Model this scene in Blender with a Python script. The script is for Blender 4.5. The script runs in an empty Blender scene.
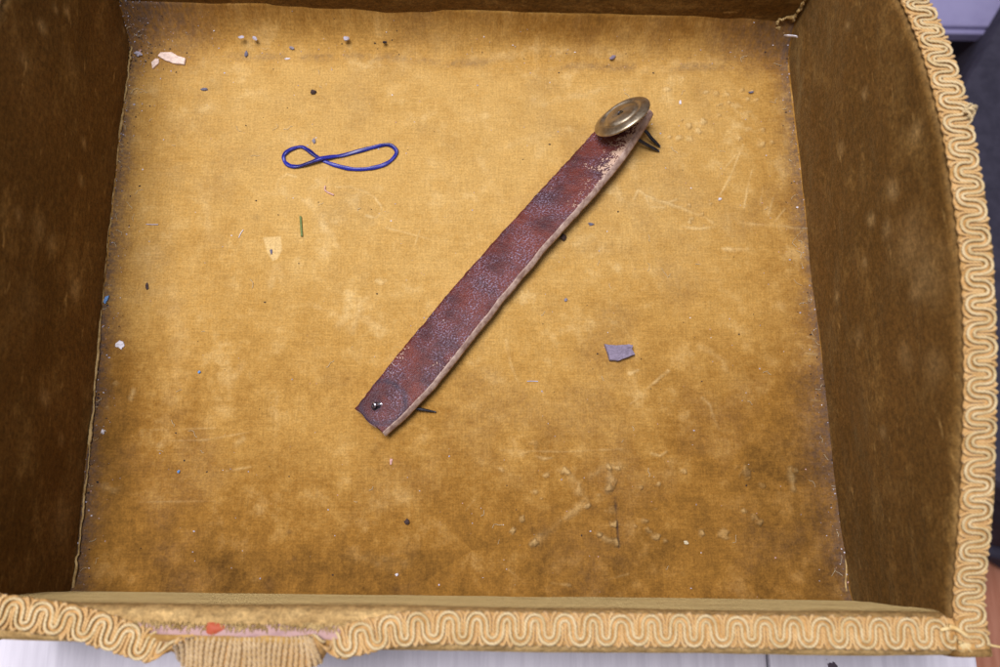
import bpy, math, random
import numpy as np
from mathutils import Vector, Matrix, Euler

# ------------------------------------------------------------------ camera, light, exposure
scene = bpy.context.scene
CAM_H = 0.40
CAM_ROT = Euler((0.25356161, -0.03254726, -0.00326166), 'XYZ')
FPX = 835.94                                   # focal length in pixels of a 1000-pixel-wide picture
cam_data = bpy.data.cameras.new('camera')
cam = bpy.data.objects.new('camera', cam_data)
scene.collection.objects.link(cam)
cam.location = (0, 0, CAM_H)
cam.rotation_euler = CAM_ROT
cam_data.sensor_width = 36.0
cam_data.lens = 36.0 * FPX / 1000.0
cam_data.clip_start = 0.01
cam_data.clip_end = 50.0
cam_data.dof.use_dof = True
cam_data.dof.focus_distance = 0.400
cam_data.dof.aperture_fstop = 9.0
scene.camera = cam

world = bpy.data.worlds.new('World')
scene.world = world
world.use_nodes = True
wbg = world.node_tree.nodes['Background']
wbg.inputs['Color'].default_value = (0.90, 0.87, 1.0, 1)
wbg.inputs['Strength'].default_value = 0.26

def area_light(name, loc, target, size, watts, col):
    d = bpy.data.lights.new(name, 'AREA')
    d.shape = 'SQUARE'; d.size = size; d.energy = watts; d.color = col
    o = bpy.data.objects.new(name, d)
    scene.collection.objects.link(o)
    o.location = loc
    o.rotation_euler = (Vector(target) - Vector(loc)).to_track_quat('-Z', 'Y').to_euler()
    return o
area_light('ceiling_softlight', (-0.27, 0.22, 1.30), (0.0, 0.12, 0.0), 0.55, 18.5, (1.0, 0.95, 1.0))

scene.view_settings.view_transform = 'Standard'
scene.view_settings.look = 'None'
scene.view_settings.exposure = 0.30
scene.view_settings.gamma = 1.0
scene.view_settings.use_curve_mapping = False
scene.render.engine = 'CYCLES'

# ------------------------------------------------------------------ helpers
RNG = np.random.default_rng(7)
random.seed(7)
RM = np.array(CAM_ROT.to_matrix())
CO = np.array([0, 0, CAM_H])

def P(u, v, z=0.0):
    """photo pixel -> point on the horizontal plane at height z"""
    d = RM @ np.array([(u - 500.0) / FPX, -(v - 333.5) / FPX, -1.0])
    return CO + d * (z - CAM_H) / d[2]

def PX(u, v, n, o):
    """photo pixel -> point on the plane through o with normal n"""
    d = RM @ np.array([(u - 500.0) / FPX, -(v - 333.5) / FPX, -1.0])
    n = np.array(n); return CO + d * (np.dot(n, o - CO) / np.dot(n, d))

def new_obj(name, verts, faces, mat, parent=None, smooth=True, mats=None, fmat=None):
    me = bpy.data.meshes.new(name)
    me.from_pydata([tuple(map(float, v)) for v in verts], [], [tuple(map(int, f)) for f in faces])
    me.update()
    for m in (mats or [mat]): me.materials.append(m)
    if fmat is not None: me.polygons.foreach_set('material_index', np.asarray(fmat, dtype=np.int32))
    if smooth: me.polygons.foreach_set('use_smooth', np.ones(len(me.polygons), dtype=bool))
    o = bpy.data.objects.new(name, me)
    scene.collection.objects.link(o)
    if parent is not None: o.parent = parent
    return o

def empty(name, loc=(0, 0, 0)):
    o = bpy.data.objects.new(name, None)
    o.empty_display_size = 0.01
    o.location = tuple(map(float, loc))
    scene.collection.objects.link(o)
    return o

def adopt(child, parent):
    """parent keeping the child's world place (parents are unrotated empties)"""
    child.parent = parent
    child.matrix_parent_inverse = Matrix.Translation(-parent.location)
    return child

def tag(o, label=None, cat=None, group=None, kind=None):
    if label: o['label'] = label
    if cat: o['category'] = cat
    if group: o['group'] = group
    if kind: o['kind'] = kind
    return o

def attr(o, name, vals):
    a = o.data.attributes.new(name, 'FLOAT', 'POINT')
    a.data.foreach_set('value', np.ascontiguousarray(vals, dtype=np.float32))

def uv_from(o, uvs):
    """a UV layer in metres from per-vertex values"""
    me = o.data
    l = me.uv_layers.new(name='UVMap')
    idx = np.zeros(len(me.loops), dtype=np.int32); me.loops.foreach_get('vertex_index', idx)
    l.data.foreach_set('uv', np.ascontiguousarray(np.asarray(uvs, dtype=np.float32)[idx]).ravel())

def grid_faces(nu, nv, closed_v=False, off=0):
    i, j = np.meshgrid(np.arange(nu - 1), np.arange(nv if closed_v else nv - 1), indexing='ij')
    j2 = (j + 1) % nv
    return (np.stack([i * nv + j, (i + 1) * nv + j, (i + 1) * nv + j2, i * nv + j2], -1).reshape(-1, 4) + off)

def tube(pts, rad, sides=8, closed=False, flat=1.0, flatdir=None, cap=True):
    """a tube along a polyline; flat squashes it along flatdir; returns verts, faces, per-vertex arc length"""
    pts = np.asarray(pts, float); n = len(pts)
    rad = np.full(n, rad) if np.isscalar(rad) else np.asarray(rad, float)
    if closed: tan = np.roll(pts, -1, 0) - np.roll(pts, 1, 0)
    else: tan = np.gradient(pts, axis=0)
    tan /= np.linalg.norm(tan, axis=1)[:, None] + 1e-12
    up = np.array([0, 0, 1.0]) if flatdir is None else np.asarray(flatdir, float)
    nrm = up - tan * (tan @ up)[:, None]
    bad = np.linalg.norm(nrm, axis=1) < 0.15
    nrm[bad] = np.cross(tan[bad], [0.31, 0.95, 0.1])
    nrm /= np.linalg.norm(nrm, axis=1)[:, None]
    bi = np.cross(tan, nrm)
    a = np.arange(sides) / sides * 2 * np.pi
    ring = (np.cos(a)[None, :, None] * bi[:, None, :] + flat * np.sin(a)[None, :, None] * nrm[:, None, :]) * rad[:, None, None]
    v = (pts[:, None, :] + ring).reshape(-1, 3)
    f = grid_faces(n, sides, True).tolist()
    if closed:
        for k in range(sides):
            f.append([(n - 1) * sides + k, k, (k + 1) % sides, (n - 1) * sides + (k + 1) % sides])
    elif cap:
        f.append(list(range(sides))[::-1]); f.append([(n - 1) * sides + k for k in range(sides)])
    seg = np.concatenate([[0], np.cumsum(np.linalg.norm(np.diff(pts, axis=0), axis=1))])
    return v, f, np.repeat(seg, sides)

class Bag:
    """collects shapes that belong to one part"""
    def __init__(s): s.v = []; s.f = []; s.a = []; s.n = 0
    def add(s, v, f, a=0.0):
        v = np.asarray(v, float)
        s.f += [[int(i) + s.n for i in q] for q in f]
        s.v.append(v); s.a.append(np.full(len(v), a) if np.isscalar(a) else np.asarray(a)); s.n += len(v)
    def build(s, name, mat, parent=None, smooth=True, aname=None):
        o = new_obj(name, np.concatenate(s.v), s.f, mat, parent, smooth)
        if aname: attr(o, aname, np.concatenate(s.a))
        return o

def catmull(pts, n):
    pts = np.asarray(pts, float)
    p = np.vstack([2 * pts[0] - pts[1], pts, 2 * pts[-1] - pts[-2]])
    out = []
    for t in np.linspace(0, len(pts) - 1 - 1e-9, n):
        i = int(t); f = t - i
        a, b, c, d = p[i], p[i + 1], p[i + 2], p[i + 3]
        out.append(0.5 * ((2 * b) + (c - a) * f + (2 * a - 5 * b + 4 * c - d) * f * f + (3 * b - a - 3 * c + d) * f ** 3))
    return np.array(out)

def catmull_closed(pts, n):
    pts = np.asarray(pts, float); m = len(pts); out = []
    for t in np.linspace(0, m, n, endpoint=False):
        i = int(t); f = t - i
        a, b, c, d = (pts[(i + k) % m] for k in (-1, 0, 1, 2))
        out.append(0.5 * ((2 * b) + (c - a) * f + (2 * a - 5 * b + 4 * c - d) * f * f + (3 * b - a - 3 * c + d) * f ** 3))
    return np.array(out)

def vnoise(x, y, seed):
    """smooth value noise in 0..1 on arrays"""
    g = np.random.default_rng(seed).random((128, 128))
    xi = np.floor(x).astype(int); yi = np.floor(y).astype(int)
    fx = x - xi; fy = y - yi
    fx = fx * fx * (3 - 2 * fx); fy = fy * fy * (3 - 2 * fy)
    a = g[xi % 128, yi % 128]; b = g[(xi + 1) % 128, yi % 128]
    c = g[xi % 128, (yi + 1) % 128]; d = g[(xi + 1) % 128, (yi + 1) % 128]
    return (a * (1 - fx) + b * fx) * (1 - fy) + (c * (1 - fx) + d * fx) * fy

def fbm(x, y, seed, octv=4):
    s = 0; w = 0; a = 1.0
    for k in range(octv):
        s = s + a * vnoise(x * 2 ** k + 13.7 * k, y * 2 ** k + 5.1 * k, seed + k); w += a; a *= 0.55
    return s / w

def smooth01(x, a, b):
    t = np.clip((x - a) / (b - a), 0, 1); return t * t * (3 - 2 * t)

# ------------------------------------------------------------------ materials
def nt(name):
    m = bpy.data.materials.new(name); m.use_nodes = True
    t = m.node_tree
    return m, t, t.nodes['Principled BSDF']

def node(t, kind, **kw):
    n = t.nodes.new(kind)
    for k, v in kw.items():
        if k.startswith('i_'):
            key = k[2:]; n.inputs[int(key) if key.isdigit() else key].default_value = v
        else: setattr(n, k, v)
    return n

def mix(t, fac, a, b, blend='MIX'):
    n = t.nodes.new('ShaderNodeMix'); n.data_type = 'RGBA'; n.blend_type = blend
    for sock, val in ((n.inputs[0], fac), (n.inputs[6], a), (n.inputs[7], b)):
        if isinstance(val, bpy.types.NodeSocket): t.links.new(val, sock)
        elif isinstance(val, (tuple, list)): sock.default_value = (*val, 1) if len(val) == 3 else val
        else: sock.default_value = val
    return n.outputs[2]

def math_(t, op, a, b=None, clamp=False):
    n = t.nodes.new('ShaderNodeMath'); n.operation = op; n.use_clamp = clamp
    for s, val in zip(n.inputs, (a, b)):
        if val is None: continue
        if isinstance(val, bpy.types.NodeSocket): t.links.new(val, s)
        else: s.default_value = val
    return n.outputs[0]

def ramp(t, fac, lo, hi, a=0.0, b=1.0):
    n = t.nodes.new('ShaderNodeMapRange'); n.interpolation_type = 'SMOOTHSTEP'
    t.links.new(fac, n.inputs[0])
    n.inputs[1].default_value = lo; n.inputs[2].default_value = hi
    n.inputs[3].default_value = a; n.inputs[4].default_value = b
    return n.outputs[0]

def noise(t, vec, scale, detail=4, rough=0.6, stretch=None):
    if stretch is not None:
        mp = t.nodes.new('ShaderNodeMapping'); mp.inputs['Scale'].default_value = stretch
        t.links.new(vec, mp.inputs['Vector']); vec = mp.outputs[0]
    n = t.nodes.new('ShaderNodeTexNoise')
    n.inputs['Scale'].default_value = scale; n.inputs['Detail'].default_value = detail
    n.inputs['Roughness'].default_value = rough
    t.links.new(vec, n.inputs['Vector'])
    return n.outputs['Fac']

def attr_in(t, name):
    n = t.nodes.new('ShaderNodeAttribute'); n.attribute_name = name
    return n.outputs['Fac']

def bump(t, b, h, strength, dist):
    n = t.nodes.new('ShaderNodeBump')
    n.inputs['Strength'].default_value = strength; n.inputs['Distance'].default_value = dist
    t.links.new(h, n.inputs['Height']); t.links.new(n.outputs[0], b.inputs['Normal'])

def velvet_material(name, is_floor):
    m, t, b = nt(name)
    uv = node(t, 'ShaderNodeTexCoord').outputs['UV']
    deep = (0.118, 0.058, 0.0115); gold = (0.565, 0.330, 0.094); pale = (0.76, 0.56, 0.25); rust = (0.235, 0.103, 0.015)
    n_big = noise(t, uv, 14, 5, 0.62)
    n_mid = noise(t, uv, 70, 5, 0.65)
    n_pile = noise(t, uv, 1050, 3, 0.65)
    n_wa = noise(t, uv, 1500, 2, 0.6, (1.0, 0.06, 1.0))
    n_wb = noise(t, uv, 1300, 2, 0.6, (0.06, 1.0, 1.0))
    if is_floor:
        fade_shade = attr_in(t, 'fade_shade')
        fade_shade = math_(t, 'ADD', fade_shade, math_(t, 'MULTIPLY', math_(t, 'SUBTRACT', n_big, 0.5), 0.65))
        fade_shade = math_(t, 'ADD', fade_shade, math_(t, 'MULTIPLY', math_(t, 'SUBTRACT', n_mid, 0.5), 0.70))
        fade_shade = math_(t, 'ADD', fade_shade, math_(t, 'MULTIPLY', math_(t, 'SUBTRACT', noise(t, uv, 330, 4, 0.7), 0.5), 0.55), True)
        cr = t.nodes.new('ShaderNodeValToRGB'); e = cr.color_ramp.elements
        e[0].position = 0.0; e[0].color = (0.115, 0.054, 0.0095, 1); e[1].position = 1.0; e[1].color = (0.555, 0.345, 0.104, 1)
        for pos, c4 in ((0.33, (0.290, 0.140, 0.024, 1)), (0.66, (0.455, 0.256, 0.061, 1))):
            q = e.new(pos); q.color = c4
        t.links.new(fade_shade, cr.inputs[0]); col = cr.outputs[0]
        col = mix(t, math_(t, 'MULTIPLY', math_(t, 'MULTIPLY', attr_in(t, 'fade_shade'), ramp(t, n_mid, 0.50, 0.72, 0.0, 0.5)), ramp(t, noise(t, uv, 22, 4, .6), .42, .62)), col, pale)
        col = mix(t, math_(t, 'MULTIPLY', attr_in(t, 'wear_sheen'), ramp(t, fade_shade, 0.0, 0.9, 0.42, 1.0)), col, pale)
        col = mix(t, attr_in(t, 'mark'), col, (0.055, 0.030, 0.018))
        dust_n = math_(t, 'MULTIPLY', attr_in(t, 'dust'), ramp(t, noise(t, uv, 420, 4, 0.75), 0.34, 0.62, 0.25, 1.0))
        col = mix(t, dust_n, col, (0.090, 0.069, 0.064))
        gr = math_(t, 'ADD', math_(t, 'MULTIPLY', n_wa, 0.5), math_(t, 'MULTIPLY', n_wb, 0.5))
        shade = ramp(t, gr, 0.30, 0.70, 0.86, 1.10)
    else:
        wear_sheen = ramp(t, noise(t, uv, 38, 8, 0.80, (0.75, 1.0, 1.0)), 0.48, 0.72, 0.0, 0.75)
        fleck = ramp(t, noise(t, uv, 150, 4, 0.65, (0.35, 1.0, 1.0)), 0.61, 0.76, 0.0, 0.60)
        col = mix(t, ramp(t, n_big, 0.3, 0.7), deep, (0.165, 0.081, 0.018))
        col = mix(t, wear_sheen, col, (0.30, 0.175, 0.050))
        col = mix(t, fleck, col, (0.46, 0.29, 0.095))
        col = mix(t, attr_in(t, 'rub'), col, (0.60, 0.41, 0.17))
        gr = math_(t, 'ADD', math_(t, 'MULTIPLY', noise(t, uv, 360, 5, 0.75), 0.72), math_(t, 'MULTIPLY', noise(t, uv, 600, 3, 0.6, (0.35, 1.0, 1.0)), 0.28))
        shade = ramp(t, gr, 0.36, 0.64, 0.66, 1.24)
    speck = ramp(t, n_pile, 0.3, 0.7, 0.83, 1.15)
    sh = math_(t, 'MULTIPLY', shade, speck)
    comb = node(t, 'ShaderNodeCombineColor')
    for k in range(3): t.links.new(sh, comb.inputs[k])
    col = mix(t, 1.0, col, comb.outputs[0], 'MULTIPLY')
    t.links.new(col, b.inputs['Base Color'])
    b.inputs['Roughness'].default_value = 0.9
    b.inputs['Specular IOR Level'].default_value = 0.12
    b.inputs['Sheen Weight'].default_value = 0.22 if is_floor else 0.45
    b.inputs['Sheen Roughness'].default_value = 0.45 if is_floor else 0.20
    b.inputs['Sheen Tint'].default_value = (1.0, 0.78, 0.34, 1)
    h = math_(t, 'ADD', n_pile, math_(t, 'MULTIPLY', n_mid, 2.0))
    bump(t, b, h, 0.45, 0.0006)
    return m

M = {}
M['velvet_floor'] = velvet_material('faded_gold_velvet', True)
M['velvet_wall'] = velvet_material('shaded_gold_velvet', False)  # the floor's velvet in darker colour: less worn, with shade put in

def simple(name, c1, c2, scale, rough=0.7, bump_s=0.3, bump_d=0.0005, metal=0.0, spec=0.3, stretch=None, coord='Object', lo=0.35, hi=0.65, sheen=0.0):
    m, t, b = nt(name)
    co = node(t, 'ShaderNodeTexCoord').outputs[coord]
    n = noise(t, co, scale, 5, 0.65, stretch)
    t.links.new(mix(t, ramp(t, n, lo, hi), c1, c2), b.inputs['Base Color'])
    b.inputs['Roughness'].default_value = rough
    b.inputs['Metallic'].default_value = metal
    b.inputs['Specular IOR Level'].default_value = spec
    b.inputs['Sheen Weight'].default_value = sheen
    if bump_s: bump(t, b, n, bump_s, bump_d)
    return m

def cord_material(name, c1, c2, c3):
    m, t, b = nt(name)
    co = node(t, 'ShaderNodeTexCoord').outputs['Object']
    w = node(t, 'ShaderNodeTexWave', wave_type='BANDS', bands_direction='DIAGONAL')
    w.inputs['Scale'].default_value = 420; w.inputs['Distortion'].default_value = 1.2
    w.inputs['Detail'].default_value = 1.0
    t.links.new(co, w.inputs['Vector'])
    n = noise(t, co, 150, 6, 0.7)
    col = mix(t, ramp(t, n, 0.38, 0.62), c1, c2)
    col = mix(t, ramp(t, w.outputs['Fac'], 0.2, 0.8, 0.45, 0.0), col, c3)
    fl = ramp(t, noise(t, co, 30, 3, 0.6), 0.62, 0.74, 0.0, 0.28)
    col = mix(t, fl, col, (0.60, 0.33, 0.09))
    t.links.new(col, b.inputs['Base Color'])
    b.inputs['Roughness'].default_value = 0.6
    b.inputs['Sheen Weight'].default_value = 0.25
    bump(t, b, w.outputs['Fac'], 0.5, 0.0003)
    return m
M['scroll'] = cord_material('cream_scroll_cord', (0.56, 0.425, 0.195), (0.71, 0.57, 0.31), (0.36, 0.235, 0.08))
M['peach'] = cord_material('peach_braid_yarn', (0.57, 0.345, 0.115), (0.68, 0.455, 0.185), (0.36, 0.19, 0.05))
M['rib'] = cord_material('ribbed_braid_back', (0.46, 0.305, 0.125), (0.58, 0.42, 0.21), (0.30, 0.17, 0.055))
M['braid_base'] = simple('braid_base', (0.40, 0.225, 0.07), (0.60, 0.37, 0.145), 260, 0.8, 0.8, 0.0006, spec=0.1)
M['thread'] = simple('loose_gold_thread', (0.66, 0.42, 0.14), (0.75, 0.58, 0.28), 200, 0.7)
M['seam'] = simple('raw_velvet_edge', (0.30, 0.19, 0.06), (0.58, 0.42, 0.18), 260, 0.9, 0.5)
M['pink_lining'] = simple('pink_purple_lining', (0.44, 0.285, 0.26), (0.17, 0.09, 0.105), 75, 0.85, 0.4, stretch=(0.35, 1, 1), lo=0.45, hi=0.62)
M['red_dab'] = simple('red_dab', (0.40, 0.075, 0.03), (0.46, 0.11, 0.05), 200, 0.6)
M['outer_velvet'] = simple('outer_gold_velvet', (0.30, 0.165, 0.040), (0.48, 0.29, 0.085), 160, 0.9, 0.6, sheen=0.3)
M['board_under'] = simple('base_board_wood', (0.25, 0.16, 0.09), (0.33, 0.22, 0.13), 40, 0.8)

# ------------------------------------------------------------------ box dimensions read off the photograph
FL, FR, BL, BR = P(73, 591), P(849, 600), P(134, 22), P(784, 40)
T = 0.0153                      # wall thickness
H_END = 0.0825                  # height of the walls at the corners
BENCH_Z = -0.014

def side_height(q):             # the side walls rise in a shallow arch, q runs 0..1 front to back
    q = np.clip(q, 0, 1); k = np.linspace(-.1, 1.1, 121)
    h = np.interp(k, [0, .046, .121, .19, .24, .3, .34, .425, .5, .585, .69, .75, .81, .9, 1], [.0825, .0882, .0980, .1047, .1100, .1147, .1180, .1225, .1240, .1243, .1208, .1164, .1108, .0995, .0825])
    h = np.convolve(np.pad(h, 4, 'edge'), np.ones(9) / 9, 'valid')
    return np.interp(q, k, h)

def left_height(q): return H_END + (side_height(q) - H_END) * 0.90

box = empty('velvet_lined_box', ((FL[0] + FR[0]) / 2, (FL[1] + BL[1]) / 2, BENCH_Z))
tag(box, 'open box lined with worn gold velvet and edged in scroll braid, on white bench', 'box')

# ------------------------------------------------------------------ floor lining
NA, NB = 860, 660
ga, gb = np.meshgrid(np.linspace(-0.004, 1.004, NA), np.linspace(-0.004, 1.004, NB), indexing='ij')
FLX = (FL[None, None, :] * ((1 - ga) * (1 - gb))[..., None] + FR[None, None, :] * (ga * (1 - gb))[..., None]
       + BL[None, None, :] * ((1 - ga) * gb)[..., None] + BR[None, None, :] * (ga * gb)[..., None])
X, Y = FLX[..., 0].copy(), FLX[..., 1].copy()
Z = np.zeros_like(X)
wear_sheen = np.zeros_like(X); mark = np.zeros_like(X)  # worn cloth, plus light caught by puckers and ridges, painted pale

def seg_dist(p, q):
    d = q - p; L2 = d @ d + 1e-12
    tt = np.clip(((X - p[0]) * d[0] + (Y - p[1]) * d[1]) / L2, 0, 1)
    return np.hypot(X - p[0] - tt * d[0], Y - p[1] - tt * d[1])

jit = (fbm(X * 300, Y * 300, 51, 2) - 0.5)
jit2 = (fbm(X * 620, Y * 620, 59, 2) - 0.5)
brk = fbm(X * 170, Y * 170, 57, 3)
def line(pix, wpx, h_mm, w_amt, arr=None):
    pts = [P(*p)[:2] for p in pix]
    w = wpx * 0.00048
    dist = np.full_like(X, 1e3)
    for p, q in zip(pts[:-1], pts[1:]): dist = np.minimum(dist, seg_dist(p, q))
    g = np.exp(-((dist + jit * w * 1.6) / w) ** 2) * (0.45 + 0.9 * smooth01(brk, .35, .62))
    global Z
    Z += g * h_mm * 0.001
    if arr is None: np.maximum(wear_sheen, g * w_amt, out=wear_sheen)
    else: np.maximum(arr, g * w_amt, out=arr)
def dot(u, v, rpx, h_mm, w_amt):
    p = P(u, v)[:2]; r = rpx * 0.00048
    d = np.hypot(X - p[0], (Y - p[1]) * 1.15)
    g = np.exp(-((d + (jit * .7 + jit2 * 1.3) * r * 1.5) / (r * 1.15)) ** 4) * (0.55 + 0.6 * brk)
    global Z
    Z += g * h_mm * 0.0021
    np.maximum(wear_sheen, np.minimum(1, g * w_amt), out=wear_sheen)

for pix, w, h, a in [
    ([(276, 188), (279, 179), (287, 174), (296, 177)], 1.6, .15, .5),
    ([(336, 187), (350, 187), (363, 191), (374, 197), (381, 206), (382, 213), (376, 218), (366, 216)], 1.5, .2, .6),
    ([(283, 194), (300, 197), (310, 205)], 2.0, .15, .4), ([(308, 200), (318, 218), (330, 235), (337, 246)], 4.5, .2, .42),
    ([(386, 228), (410, 234), (433, 240)], 1.0, .1, .4), ([(420, 230), (415, 245)], 1.0, .1, .35),
    ([(352, 330), (360, 312), (368, 300)], 6, .2, .35), ([(340, 322), (360, 316), (378, 326)], 6, .2, .30),
    ([(270, 285), (276, 268), (282, 280)], 5, .1, .25), ([(308, 305), (335, 312)], 3, .1, .25),
    ([(634, 199), (638, 190), (646, 196), (660, 202), (668, 203), (676, 200)], 1.7, .3, .55),
    ([(660, 202), (680, 208), (692, 213), (704, 217), (712, 223)], 1.9, .35, .55),
    ([(646, 198), (650, 207), (664, 208)], 1.5, .25, .45), ([(682, 227), (700, 229), (714, 227)], 1.6, .2, .5),
    ([(722, 249), (735, 250), (747, 249)], 2.2, .25, .6), ([(740, 223), (762, 225), (782, 226), (805, 230)], 2.0, .25, .4),
    ([(743, 145), (731, 175), (720, 195)], 1.1, .1, .45), ([(752, 170), (747, 190), (744, 208)], 1.1, .1, .5),
    ([(763, 188), (760, 205)], 1.0, .1, .35), ([(773, 198), (768, 216)], 1.0, .1, .35), ([(785, 209), (771, 226)], 1.2, .1, .45),
    ([(736, 155), (722, 172)], 1.0, .1, .3), ([(727, 165), (716, 180)], 1.0, .1, .3),
    ([(668, 371), (648, 388)], 1.6, .25, .65), ([(641, 396), (630, 404)], 1.3, .15, .4), ([(630, 373), (638, 370)], 2.0, .25, .7),
    ([(702, 398), (710, 405), (713, 416), (719, 429)], 1.6, .15, .45),
    ([(506, 340), (511, 365), (519, 385)], 1.6, .1, .25), ([(535, 543), (560, 522), (586, 501)], 4.0, .3, .38),
    ([(565, 472), (574, 482), (578, 492)], 4.5, .4, .42), ([(609, 470), (611, 480), (609, 490)], 3.5, .5, .5),
    ([(590, 476), (606, 468), (618, 466)], 4.0, .3, .4), ([(598, 534), (606, 539), (616, 544)], 2.6, .6, .5),
    ([(652, 453), (660, 456), (666, 452)], 1.6, .3, .5), ([(536, 456), (543, 459), (551, 458)], 1.5, .3, .55),
    ([(522, 454), (528, 452)], 2.0, .4, .6), ([(500, 450), (560, 452), (622, 449)], 1.0, .1, .28),
    ([(160, 441), (205, 440), (250, 432)], 1.0, .15, .35), ([(226, 471), (250, 467)], 1.4, .15, .4),
    ([(150, 430), (215, 428)], 0.9, .08, .25), ([(140, 502), (215, 501)], 1.0, .1, .3), ([(230, 385), (243, 362)], 4.0, .15, .35),
    ([(236, 445), (243, 438)], 3.0, .2, .4), ([(131, 398), (134, 390)], 2.4, .2, .5), ([(105, 487), (118, 492)], 4.0, .3, .3),
    ([(470, 60), (560, 52), (620, 58)], 6, .2, .22), ([(640, 70), (720, 62)], 6, .2, .2),
    ([(200, 190), (206, 205), (209, 240)], 5, .1, .18), ([(455, 180), (452, 220)], 6, .1, .22), ([(480, 160), (500, 200)], 5, .1, .25),
    ([(808, 337), (815, 340)], 1.4, .3, .6), ([(806, 353), (816, 355)], 1.4, .3, .5), ([(808, 345), (816, 348)], 1.2, .2, .4),
    ([(790, 468), (792, 480), (793, 488)], 3.0, .5, .5), ([(498, 560), (525, 584)], 1.0, .1, .25),
    ([(552, 583), (570, 585)], 1.3, .2, .4), ([(605, 580), (628, 574)], 1.2, .2, .35), ([(812, 400), (826, 402)], 1.2, .3, .4),
    ([(466, 510), (474, 500)], 1.2, .1, .3), ([(388, 560), (412, 546)], 5, .2, .22), ([(355, 556), (400, 562)], 8, .2, .2),
    ([(700, 345), (722, 360), (726, 372)], 4, .1, .2), ([(150, 250), (180, 330), (172, 420)], 12, .1, .16),
    ([(570, 130), (520, 140), (500, 150)], 5, .2, .25), ([(600, 90), (560, 100), (545, 105)], 4, .2, .3),
    ]: line(pix, w * .85, h * 1.6, a * .72)
for u, v, r, h, a in [(667, 90, 3.2, .7, .6), (706, 93, 2.6, .5, .5), (726, 95, 3, .5, .55), (748, 99, 2.6, .6, .5), (757, 100, 2.6, .7, .6), (752, 92, 2, .6, .5),
    (703, 122, 3.4, .8, .7), (698, 131, 3.6, .6, .5), (690, 139, 3, .4, .45), (679, 138, 2.6, .6, .6), (670, 137, 2.6, .6, .6), (762, 130, 3, .9, .55),
    (762, 145, 3.2, .9, .5), (772, 142, 2.5, .6, .4), (748, 129, 3, .3, .4), (735, 105, 5, .3, .35), (745, 115, 5, .3, .3),
    (546, 475, 2.6, .8, .7), (566, 472, 3.6, 1.1, .75), (609, 468, 2.8, .8, .7), (617, 468, 2.8, .8, .7), (610, 487, 3.5, .9, .6),
    (587, 506, 2.2, .7, .7), (513, 531, 2.6, .9, .8), (535, 543, 3.4, 1.1, .8), (614, 524, 3.0, 1.0, .8), (600, 535, 2.6, .9, .7),
    (616, 543, 2.8, .9, .6), (611, 512, 4, .2, .25), (648, 530, 3, .5, .45), (655, 537, 3.4, .9, .6), (665, 540, 2, .6, .5), (701, 532, 3.4, 1.2, .8), (724, 534, 4.5, .6, .4),
    (500, 469, 2.4, .5, .6), (659, 484, 2, .6, .6), (684, 471, 2.4, .5, .5), (744, 511, 2.2, .6, .6), (526, 297, 7, .15, .35), (380, 281, 3.5, .3, .5), (745, 471, 6, .8, .3),
    (160, 445, 3, .4, .4), (108, 407, 2.5, .4, .4), (115, 383, 2.4, .4, .35), (796, 471, 3, .6, .5)]: dot(u, v, r, h, a)
rgp = np.random.default_rng(303)
for cu, cv, su, sv, m_ in ((560, 500, 55, 30, 6), (650, 515, 60, 22, 5), (710, 115, 45, 28, 8), (765, 500, 20, 40, 3), (690, 212, 30, 12, 5)):
    for k in range(m_): dot(rgp.normal(cu, su * .6), rgp.normal(cv, sv * .6), rgp.uniform(1.3, 3.0), rgp.uniform(.35, .9), rgp.uniform(.2, .6))
# a cream patch with torn outline, the cut and the small dark stains
def poly_mask(pix, soft_px):
    pts = np.array([P(*p)[:2] for p in pix]); inside = np.zeros(X.shape, bool); dist = np.full_like(X, 1e3)
    for k in range(len(pts)):
        p, q = pts[k], pts[(k + 1) % len(pts)]
        c = ((p[1] > Y) != (q[1] > Y)) & (X < (q[0] - p[0]) * (Y - p[1]) / (q[1] - p[1] + 1e-12) + p[0])
        inside ^= c; dist = np.minimum(dist, seg_dist(p, q))
    return np.where(inside, 1.0, np.exp(-(dist / (soft_px * 0.00048)) ** 2))
np.maximum(wear_sheen, 0.6 * poly_mask([(264, 238), (280, 237), (281, 250), (277, 258), (273, 260), (268, 252)], 1.0), out=wear_sheen)
line([(615, 497), (617, 520), (619, 548)], 0.8, -.5, .75, mark)
for u, v, r, a in [(294, 559, 2, .5), (288, 562, 1.8, .35), (269, 585, 6, .35), (256, 217, 4, .22), (289, 532, 2.4, .4), (270, 412, 7, .12), (340, 300, 3, .1), (747, 473, 3, .4), (414, 555, 4, .25)]:
    p = P(u, v)[:2]; np.maximum(mark, a * np.exp(-(np.hypot(X - p[0], Y - p[1]) / (r * .00048)) ** 2), out=mark)

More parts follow.
